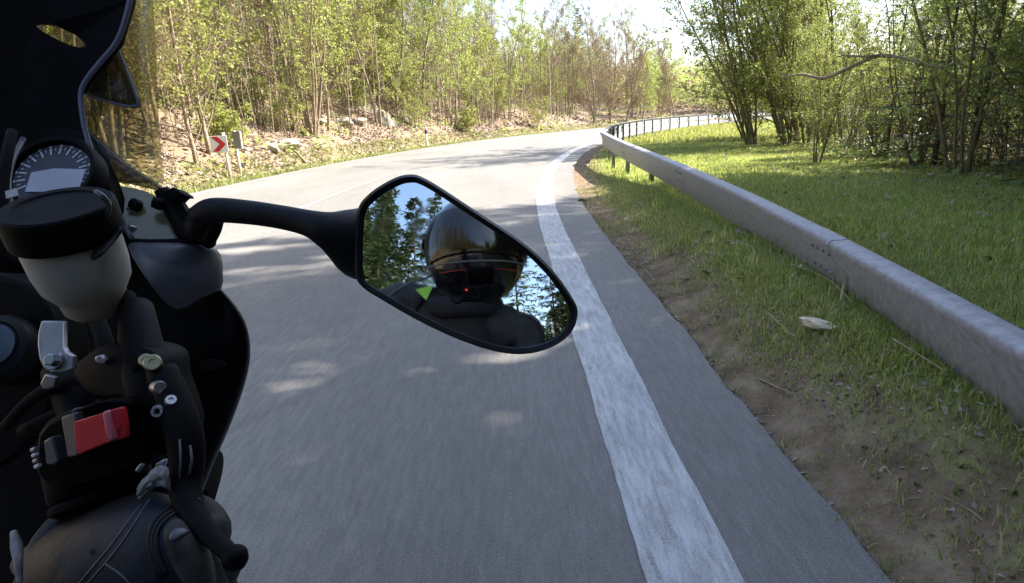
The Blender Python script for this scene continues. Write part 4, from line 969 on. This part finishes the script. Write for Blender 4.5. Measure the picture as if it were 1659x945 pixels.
# fairing panels on the right flank
K(plate('upper_fairing', smooth_outline([(205, 396, .57), (240, 393, .575), (290, 393, .585), (332, 398, .60), (350, 412, .61), (353, 440, .605), (350, 470, .60), (318, 485, .59), (286, 503, .575), (258, 480, .565), (228, 440, .56)], 2), .012, M_GPAINT, bevel=.002, dome=.010))
K(tube('fairing_lip', [P(215, 392, .575), P(262, 391, .585), P(310, 392, .59), P(340, 398, .60)], .0022, M_BPAINT, sides=8, smooth_n=3))
fl = [[(-60, 380, .67), (100, 385, .655), (230, 392, .645), (320, 420, .635), (350, 462, .63), (352, 468, .66), (345, 480, .80)],
      [(-60, 480, .65), (100, 480, .645), (240, 485, .64), (340, 492, .635), (395, 508, .63), (394, 512, .66), (375, 520, .82)],
      [(-60, 560, .65), (100, 560, .64), (240, 560, .63), (350, 558, .625), (404, 562, .63), (404, 564, .66), (390, 570, .84)],
      [(-60, 620, .65), (100, 620, .64), (240, 618, .63), (340, 612, .625), (399, 606, .63), (398, 610, .66), (385, 615, .86)],
      [(-60, 700, .66), (80, 700, .65), (220, 696, .64), (310, 690, .635), (369, 690, .64), (368, 692, .67), (360, 700, .88)],
      [(-60, 780, .68), (80, 780, .67), (200, 776, .66), (270, 772, .65), (332, 770, .65), (330, 772, .69), (326, 780, .90)],
      [(-60, 840, .70), (80, 840, .69), (180, 838, .68), (250, 832, .67), (318, 822, .67), (316, 824, .70), (312, 830, .92)],
      [(-60, 1000, .74), (60, 1000, .73), (140, 990, .72), (180, 980, .71), (215, 970, .71), (212, 972, .73), (205, 975, .92)]]
K(grid('side_fairing', [[P(*a) for a in r_] for r_ in fl], M_BPAINT, solid=.004, sub=2))
def mirl(p):
    nn = Vector((math.cos(math.radians(26)), 0, -math.sin(math.radians(26)))); return p - nn * (2 * (p - Vector((BX, 0, 1.02))).dot(nn))
K(grid('side_fairing', [[mirl(P(*a)) for a in reversed(r_[1:])] for r_ in fl], M_BPAINT, solid=.004, sub=2))
K(plate('fairing_vent', smooth_outline([(325, 588, .615), (345, 582, .615), (362, 586, .615), (368, 594, .615), (350, 600, .615), (330, 600, .615)], 2), .004, M_BPL, bevel=.001))
# left handlebar half, yoke cross-piece
K(tube('handlebar', [mirx(p) for p in (P(100, 600, .375), P(150, 720, .352), P(220, 1010, .345), P(228, 1060, .347))], .011, M_BPL, sides=16, smooth_n=3))
K(tube('grip', [mirx(p) for p in (P(178, 815, .345), P(226, 1045, .347))], .0165, M_RUB, sides=16))
LEAN = math.radians(26)
def LN(p):
    dz = p[2] - 1.02; dx = p[0] - BX
    return Vector((BX + dx * math.cos(LEAN) + dz * math.sin(LEAN), p[1], 1.02 + dz * math.cos(LEAN) - dx * math.sin(LEAN)))
def lean(o):
    for vv in o.data.vertices: vv.co = LN(vv.co)
    o.data.update(); return o
# tank, seat, tail, wheels, engine mass (beside and below the rider)
def loft(name, secs, mat, parent=None, sub=1, seg=16, sq=2.4):
    v = []; f = []
    for (x, y, z, w, h) in secs:
        for k in range(seg):
            t = 2 * math.pi * k / seg; c_, s_ = math.cos(t), math.sin(t)
            v.append(Vector((x + w * math.copysign(abs(c_) ** (2 / sq), c_), y, z + h * math.copysign(abs(s_) ** (2 / sq), s_))))
    for i in range(len(secs) - 1):
        for k in range(seg): k2 = (k + 1) % seg; f.append((i * seg + k, i * seg + k2, (i + 1) * seg + k2, (i + 1) * seg + k))
    f.append(tuple(range(seg))); f.append(tuple((len(secs) - 1) * seg + k for k in reversed(range(seg))))
    o = mesh(name, v, f, mat, parent); bm = bmesh.new(); bm.from_mesh(o.data); bmesh.ops.recalc_face_normals(bm, faces=bm.faces); bm.to_mesh(o.data); bm.free()
    if sub: mods(o, sub=sub)
    return o
K(lean(loft('fuel_tank', [(BX, .22, .80, .09, .10), (BX, .12, .86, .13, .13), (BX, -.05, .87, .13, .12), (BX, -.22, .82, .10, .09), (BX, -.30, .79, .07, .05)], M_BPAINT)))
K(lean(loft('seat', [(BX, -.25, .76, .08, .04), (BX, -.45, .75, .13, .035), (BX, -.65, .80, .12, .04), (BX, -.95, .90, .07, .03)], M_RUB)))
K(lean(loft('tail', [(BX, -.45, .68, .12, .05), (BX, -.75, .75, .11, .06), (BX, -1.05, .86, .05, .03)], M_BPAINT)))
K(lean(loft('engine', [(BX, .40, .45, .14, .14), (BX, .2, .5, .18, .22), (BX, -.1, .48, .18, .2), (BX, -.3, .42, .1, .12)], M_BPL)))
K(lean(loft('nose_fairing', [(BX - .06, 1.0, .92, .03, .03), (BX - .06, .96, .93, .09, .07), (BX - .06, .86, .95, .12, .09), (BX - .05, .74, .96, .13, .10), (BX - .04, .64, .96, .12, .10)], M_BPAINT)))
for nm, yy in (('front_wheel', .98), ('rear_wheel', -.52)):
    w = K(lean(lathe(nm, (BX - .06, yy, .30), (1, 0, 0), [(.205, .0), (.205, .12), (.23, .125), (.285, .11), (.302, .06), (.285, .01), (.23, -.005), (.205, .0)], M_RUB, seg=48)))
    KC(lean(lathe('rim', (BX - .06, yy, .30), (1, 0, 0), [(.2, .02), (.206, .1), (.2, .1), (.05, .08), (.03, .09), (.0, .09), (0, .03), (.03, .03), (.05, .04), (.2, .02)], M_BPAINT, seg=40)), w)
for sx_ in (-.10, .10): K(lean(tube('fork_leg', [(BX + sx_, .52, .92), (BX + sx_, .98, .30)], .025, M_BPL, sides=16)))
for sx_ in (-.09, .09): K(lean(tube('swing_arm', [(BX + sx_, -.1, .42), (BX + sx_, -.52, .30)], .028, M_BPL, sides=12)))

# ------------------------------------------------------------------ rider
M_SKIN = simple('skin', (.45, .28, .2), .6)
M_JACK = simple('charcoal_textile_jacket', (.035, .036, .045), .75, var=.3, scale=25, bmp=.4, spec=.25)
M_TROU = simple('black_textile_trousers', (.015, .015, .017), .8, var=.3, scale=25, bmp=.4)
M_LEATH = simple('blue_grey_leather', (.013, .019, .028), .55, var=.45, scale=45, bmp=.5, spec=.18)
M_LEATHD = simple('dark_leather', (.008, .009, .011), .55, var=.35, scale=45, bmp=.5, spec=.3)
M_WORN = simple('dusty_scuffed_leather', (.045, .043, .040), .75, var=.95, scale=42, bmp=.6)
M_DUST = simple('crumpled_pale_lining', (.24, .235, .235), .8, var=.6, scale=110, bmp=.9)
M_HELM = simple('gloss_black_helmet', (.012, .013, .017), .12, var=.2, scale=14, spec=.6, coat=.8)
M_VIS = simple('dark_tinted_visor', (.010, .008, .006), .06, var=.1, scale=10, spec=.7)
M_LIME = simple('fluorescent_lime_patch', (.24, .50, .03), .6, var=.08)
M_TRIM = simple('grey_piping', (.11, .115, .125), .5)
rider = empty('person', (-.15, -.45, 0)); tag(rider, 'rider in black helmet, dark jacket and leather gloves gripping the handlebar', 'person')
def R(o): return keep(o, rider)
def skin_mesh(name, verts, edges, radii, mat, root=0, sub=2):
    me = bpy.data.meshes.new(name); me.from_pydata([tuple(v) for v in verts], edges, []); me.update()
    o = link(name, me, mat, smooth=False); me.materials.clear() if False else None
    md = o.modifiers.new('sk', 'SKIN'); md.use_smooth_shade = True
    sv = me.skin_vertices[0].data
    for i, r_ in enumerate(radii): sv[i].radius = (r_, r_) if not isinstance(r_, tuple) else r_; sv[i].use_root = (i == root)
    s = o.modifiers.new('u', 'SUBSURF'); s.levels = sub; s.render_levels = sub
    return o
WR = P(60, 1120, .36)          # right wrist, below the frame
HIP = Vector((-.42, -.62, .86)); CH = Vector((-.16, -.36, 1.06)); NK = Vector((-.02, -.235, 1.20)); HD = Vector((0.0, -.185, 1.36))
SL = Vector((-.22, -.27, 1.285)); SR = Vector((.19, -.26, 1.16)); ER = Vector((.10, -.16, .84)); EL = Vector((-.68, -.1, .95)); WL = mirx(WR)
KL = LN((BX - .24, -.05, .62)); KR = LN((BX + .26, -.08, .60)); AL = LN((BX - .19, -.42, .30)); AR = LN((BX + .19, -.42, .30))
bv = [HIP, CH, NK, HD, SL, SR, EL, ER, WL, WR, HIP + Vector((-.09, .03, 0)), HIP + Vector((.09, .03, 0)), KL, KR, AL, AR]
be = [(0, 1), (1, 2), (2, 3), (2, 4), (2, 5), (4, 6), (5, 7), (6, 8), (7, 9), (0, 10), (0, 11), (10, 12), (11, 13), (12, 14), (13, 15)]
R(skin_mesh('body', bv, be, [.10, .12, .055, .085, .05, .05, .035, .035, .024, .024, .07, .07, .05, .05, .035, .035], M_SKIN))
jv = [HIP, CH, NK + Vector((0, -.02, -.02)), SL, SR, EL, ER, WL, WR + (ER - WR) * .12]
R(skin_mesh('jacket', jv, [(0, 1), (1, 2), (2, 3), (2, 4), (3, 5), (4, 6), (5, 7), (6, 8)], [(.15, .12), (.17, .13), (.105, .10), .088, .085, .06, .058, .045, .042], M_JACK))
jk = bpy.data.objects['jacket']; tx = bpy.data.textures.new('folds', 'CLOUDS'); tx.noise_scale = .07; tx.noise_depth = 3
jk.modifiers['u'].levels = 3; jk.modifiers['u'].render_levels = 3; dm = jk.modifiers.new('folds', 'DISPLACE'); dm.texture = tx; dm.strength = .035; dm.texture_coords = 'LOCAL'
R(skin_mesh('trousers', [HIP, bv[10], bv[11], KL, KR, AL, AR], [(0, 1), (0, 2), (1, 3), (2, 4), (3, 5), (4, 6)], [.14, .10, .10, .075, .075, .05, .05], M_TROU))
for a in (AL, AR):
    R(skin_mesh('boot', [a + Vector((0, 0, .12)), a, a + Vector((0, .02, -.06)), a + Vector((0, .16, -.08))], [(0, 1), (1, 2), (2, 3)], [.055, .055, .05, .038], M_RUB))
# helmet: shell sculpted from a sphere, opening filled by the visor
HC = Vector((.024, -.195, 1.412))
def helmet():
    bm = bmesh.new(); bmesh.ops.create_uvsphere(bm, u_segments=40, v_segments=28, radius=1)
    for vv in bm.verts:
        x, y, z = vv.co
        w, l, h = .160, .176, .190
        if z < 0: h = .178; w *= 1 - .12 * (-z) ** 2; l_ = l * (1 + .10 * (y > 0) * min(1, -z * 1.6)); l = l_
        vv.co = Vector((x * w, y * l, max(z * h, -.145)))
    bm.normal_update(); me = bpy.data.meshes.new('helmet'); bm.to_mesh(me); bm.free()
    o = link('helmet', me, M_HELM); o.location = HC; return o
hm = helmet(); hm.rotation_euler = (math.radians(-6), 0, 0); R(hm); 
hm.location = HC; hm.matrix_parent_inverse = Matrix.Translation(-Vector(rider.location))
def hpart(name, fn, u0, u1, v0, v1, mat, nu=24, nv=10, solid=.003):
    rows = []
    for j in range(nv + 1):
        r_ = []
        for i in range(nu + 1):
            u = u0 + (u1 - u0) * i / nu; vv = v0 + (v1 - v0) * j / nv; r_.append(fn(u, vv))
        rows.append(r_)
    o = grid(name, rows, mat, hm, solid=solid, sub=1); return o
def hs(u, v_, k=1.03):
    x = math.sin(u) * math.cos(v_); y = math.cos(u) * math.cos(v_); z = math.sin(v_)
    w, l, h = .160, .176, .190
    if z < 0: h = .178; w *= 1 - .12 * z * z; l *= 1 + .10 * min(1, -z * 1.6) * (y > 0)
    return Vector((x * w, y * l, z * h)) * k
hpart('visor', hs, -1.25, 1.25, -.30, .52, M_VIS)
v, f = tube_data([hs(u, -.32 - .10 * math.cos(u * 1.2), 1.045) for u in np.linspace(-1.35, 1.35, 30)], .0028, 8); mesh('visor_seal', v, f, M_TRIM, hm)
v, f = tube_data([hs(u, -.44 - .1 * math.cos(u), 1.03) for u in np.linspace(-.9, .9, 20)], .0016, 8); mesh('red_pinstripe', v, f, simple('red_stripe', (.4, .03, .03), .4), hm)
hpart('chin_vent', lambda u, w_: hs(u, w_, 1.05), -.28, .28, -.78, -.52, M_BPL, 10, 5)
hpart('brow_vent', lambda u, w_: hs(u, w_, 1.035), -.10, .10, .72, .86, M_BPL, 8, 4)
for sx_ in (-1, 1): mesh('visor_pivot', *lathe_data(hs(sx_ * 1.35, .12, 1.0), (sx_, .2, 0), [(0, .012), (.014, .011), (.018, .006), (.018, -.004)], 20), M_BPL, hm)
# collar with lime patch
tag_p = [NK + Vector((-.14, .085, .085)), NK + Vector((-.085, .12, .085)), NK + Vector((-.105, .125, .04))]
pm = mesh('lime_patch', tag_p + [p + Vector((0, -.004, 0)) for p in tag_p], [(0, 1, 2), (5, 4, 3), (0, 3, 4, 1), (1, 4, 5, 2), (2, 5, 3, 0)], M_LIME, smooth=False); R(pm); pm['label'] = 'bright lime triangular patch on jacket front'
R(tube('shoulder_piping', [SL + Vector((.10, .06, .06)), SL + Vector((.03, .085, .03)), SL + Vector((-.04, .085, -.02))], .003, M_TRIM, sides=6, smooth_n=4))
R(tube('shoulder_piping', [SR + Vector((-.05, .06, .055)), SR + Vector((.0, .085, .03)), SR + Vector((.04, .09, -.03))], .003, M_TRIM, sides=6, smooth_n=4))
R(tube('collar', [NK + Vector((.095 * math.sin(a), -.01 + .09 * math.cos(a), .05 - .02 * math.cos(a))) for a in np.linspace(-3.14, 3.14, 22)], .036, M_JACK, sides=10))
R(tube('neck_warmer', [NK + Vector((-.01, .0, -.12)), NK + Vector((0, -.01, -.03)), NK + Vector((.005, 0, .06)), HC + Vector((0, .0, -.08))], [.12, .10, .092, .10], M_TROU, sides=24, smooth_n=4))
# action camera hanging under the chin (it takes the picture)
ac = empty('action_camera', CAM + Vector((0, -.02, 0))); tag(ac, 'small black action camera with red light strapped under the helmet chin', 'camera')
cb = boxmesh('camera_body', CAM - CF * .022, CR * .028, CU * .019, CF * .010, M_BPL, bevel=.003); keep(cb, ac)
keep(lathe('lens_ring', CAM - CF * .012 + CR * .004, CF, [(.007, 0), (.0095, .003), (.0105, .003), (.0115, 0), (.0115, -.002)], M_BSAT, seg=24), ac)
mt, nt, b = mat_new('red_indicator_light'); b.inputs['Base Color'].default_value = (.6, .02, .02, 1); b.inputs['Emission Color'].default_value = (1, .05, .04, 1); b.inputs['Emission Strength'].default_value = .2
keep(lathe('indicator_light', CAM - CF * .0115 - CR * .018 + CU * .011, CF, [(0, .001), (.003, .0008), (.0032, 0)], mt, seg=12), ac)
keep(tube('chin_strap', [HC + Vector((-.10, .02, -.09)), CAM + Vector((-.05, -.04, -.005)), CAM + Vector((-.02, -.036, -.002)), CAM + Vector((.02, -.036, -.002)), CAM + Vector((.05, -.04, -.005)), HC + Vector((.10, .02, -.09))], .004, M_RUB, sides=8, smooth_n=4), ac)
# right glove: palm, four curled fingers and thumb as one skin
KN = [P(258, 858, .306), P(298, 890, .303), P(316, 950, .306), P(318, 1010, .310)]
hv = [P(70, 1080, .35), P(120, 1000, .335), P(185, 925, .318)]; hedge = [(0, 1), (1, 2)]; hr = [.030, .034, .036]
for i, kn in enumerate(KN):
    b0 = len(hv); mid_ = hv[2].lerp(kn, .55)
    j1 = kn + V(.004, -.004, .024 if i else .022); j2 = kn + V(-.018, .0, .050); j3 = kn + V(-.042, .004, .052)
    hv += [mid_, kn, j1, j2, j3]; hedge += [(2, b0), (b0, b0 + 1), (b0 + 1, b0 + 2), (b0 + 2, b0 + 3), (b0 + 3, b0 + 4)]
    hr += [.0195, .0155, .0125, .0115, .009]
b0 = len(hv); hv += [P(105, 945, .335), P(88, 890, .345), P(115, 850, .355), P(165, 825, .362)]; hedge += [(1, b0), (b0, b0 + 1), (b0 + 1, b0 + 2), (b0 + 2, b0 + 3)]; hr += [.022, .0165, .014, .012]
gl = R(skin_mesh('glove', hv, hedge, hr, M_LEATH, root=1, sub=2))
# wristward hand for the left grip (outside the frame)
R(skin_mesh('glove', [mirx(p) for p in hv], hedge, hr, M_LEATH, root=1, sub=2))
GL = gl
M_GLOSSL = simple('shiny_blue_grey_leather', (.07, .075, .10), .35, var=.2, scale=40)
def gpart(o): return KC(o, GL)
GR = [[(10, 915, .350), (60, 872, .345), (120, 840, .340), (190, 810, .335), (240, 794, .330), (285, 810, .326)],
      [(22, 935, .318), (78, 890, .310), (138, 852, .305), (198, 822, .302), (248, 806, .300), (292, 822, .302)],
      [(55, 970, .303), (112, 925, .294), (168, 885, .289), (225, 850, .287), (265, 832, .288), (306, 838, .296)],
      [(100, 1010, .298), (160, 965, .288), (210, 925, .282), (252, 890, .281), (290, 862, .283), (328, 864, .293)],
      [(150, 1050, .300), (205, 1010, .288), (250, 970, .281), (290, 935, .280), (320, 900, .283), (348, 897, .294)],
      [(200, 1090, .305), (255, 1050, .291), (300, 1010, .285), (333, 980, .285), (350, 940, .290), (362, 932, .300)],
      [(240, 1110, .33), (300, 1070, .315), (345, 1030, .31), (362, 990, .312), (369, 957, .317), (371, 948, .325)]]
gpart(grid('hand_back', [[P(*a) for a in r_] for r_ in GR], M_LEATH, solid=.002, sub=3))
from mathutils.bvhtree import BVHTree
bpy.context.view_layer.update()
ev_ = bpy.data.objects['hand_back'].evaluated_get(bpy.context.evaluated_depsgraph_get()); em_ = ev_.to_mesh()
mw_ = bpy.data.objects['hand_back'].matrix_world
bv_ = BVHTree.FromPolygons([mw_ @ v_.co for v_ in em_.vertices], [tuple(p_.vertices) for p_ in em_.polygons]); ev_.to_mesh_clear()
def hd(x, y):
    d_ = (P(x, y, 1) - CAM).normalized(); h_ = bv_.ray_cast(CAM, d_)
    if h_[0] is not None: return (h_[0] - CAM).dot(CF)
    a = b_ = 0.0
    for r_ in GR:
        for (gx, gy, gd) in r_:
            w_ = 1 / (1 + ((gx - x) ** 2 + (gy - y) ** 2) / 60) ** 2.5; a += w_ * gd; b_ += w_
    return a / b_
for q_ in ([(240, 812, .2985), (222, 842, .2875), (200, 876, .2845), (172, 912, .286), (140, 948, .290), (110, 985, .294)], [(228, 818, .299), (205, 850, .290), (180, 884, .2870), (150, 920, .289), (120, 955, .293), (90, 985, .298)],
           [(300, 838, .291), (318, 860, .286), (340, 900, .286), (352, 940, .287)], [(172, 914, .285), (205, 940, .2815), (235, 985, .2795)]):
    gpart(tube('seam', [P(a[0], a[1], hd(a[0], a[1])) for a in catmull([Vector((b2_[0], b2_[1], 0)) for b2_ in q_], 8)], .0006, M_GLOSSL, sides=6, smooth_n=0))
me_ = bpy.data.objects['hand_back'].data; me_.materials.append(M_LEATHD)
for k_, pl in enumerate(me_.polygons):
    if k_ % 5 == 0 or k_ < 5: pl.material_index = 1
def on_hand(name, outline, rise, mat, n=3):
    ol = smooth_outline([(x, y, 0) for x, y in outline], n); cx_ = sum(p[0] for p in ol) / len(ol); cy_ = sum(p[1] for p in ol) / len(ol); v = []; f = []; m_ = len(ol)
    sc_ = (1.04, 1.0, .93, .8, .6, .35, .12)
    for q_, t_ in enumerate(sc_):
        for p in ol:
            x = cx_ + (p[0] - cx_) * t_; y = cy_ + (p[1] - cy_) * t_; h_ = (-.003, .0004, rise * .75, rise, rise * 1.08, rise * 1.12, rise * 1.13)[q_]
            v.append(P(x, y, hd(x, y) - h_))
    for q_ in range(len(sc_) - 1):
        for k in range(m_): k2 = (k + 1) % m_; f.append((q_ * m_ + k, q_ * m_ + k2, (q_ + 1) * m_ + k2, (q_ + 1) * m_ + k))
    f.append(tuple((len(sc_) - 1) * m_ + k for k in range(m_)))
    return gpart(mesh(name, v, f, mat))
on_hand('knuckle_guard', [(264, 872), (270, 852), (288, 840), (310, 848), (328, 868), (342, 898), (350, 935), (350, 975), (325, 985), (300, 950), (278, 915)], .0035, M_WORN)
on_hand('knuckle_gloss_insert', [(271, 872), (281, 856), (298, 853), (311, 862), (293, 872), (279, 880)], .0042, M_GLOSSL, 2)
for k in range(3):
    q_ = [(270 - 6 * k, 930 + 3 * k), (258 - 6 * k, 900), (254 - 6 * k, 872), (262 - 5 * k, 850 - 4 * k), (282 - 3 * k, 833 - 5 * k), (300, 833 - 6 * k)]
    gpart(tube('padded_ridge', [P(a[0], a[1], hd(a[0], a[1])) for a in catmull([Vector((x, y, 0)) for x, y in q_], 5)], .0012, M_LEATHD, sides=8))
rl = random.Random(8); rows = []
for j_ in range(9):
    w_ = j_ / 8; r_ = []
    for i_ in range(12):
        u_ = i_ / 11; x = 220 + 54 * u_ + 6 * w_; y = (802 - 30 * math.sin(u_ * 2.2)) + (w_ - .5) * (16 + 22 * u_)
        r_.append(P(x + rl.uniform(-1.5, 1.5), y + rl.uniform(-1.5, 1.5), .2965 - .003 * math.sin(w_ * 3.14) + rl.uniform(-.0022, .0022)))
    rows.append(r_)
R(grid('pale_lining', rows, M_DUST, solid=.001, sub=1))
gpart(tube('worn_cuff_edge', [P(22, 862, .305), P(27, 885, .300), P(30, 915, .297), P(33, 950, .296)], [.0015, .0026, .0018, .0012], M_DUST, sides=8, smooth_n=4))
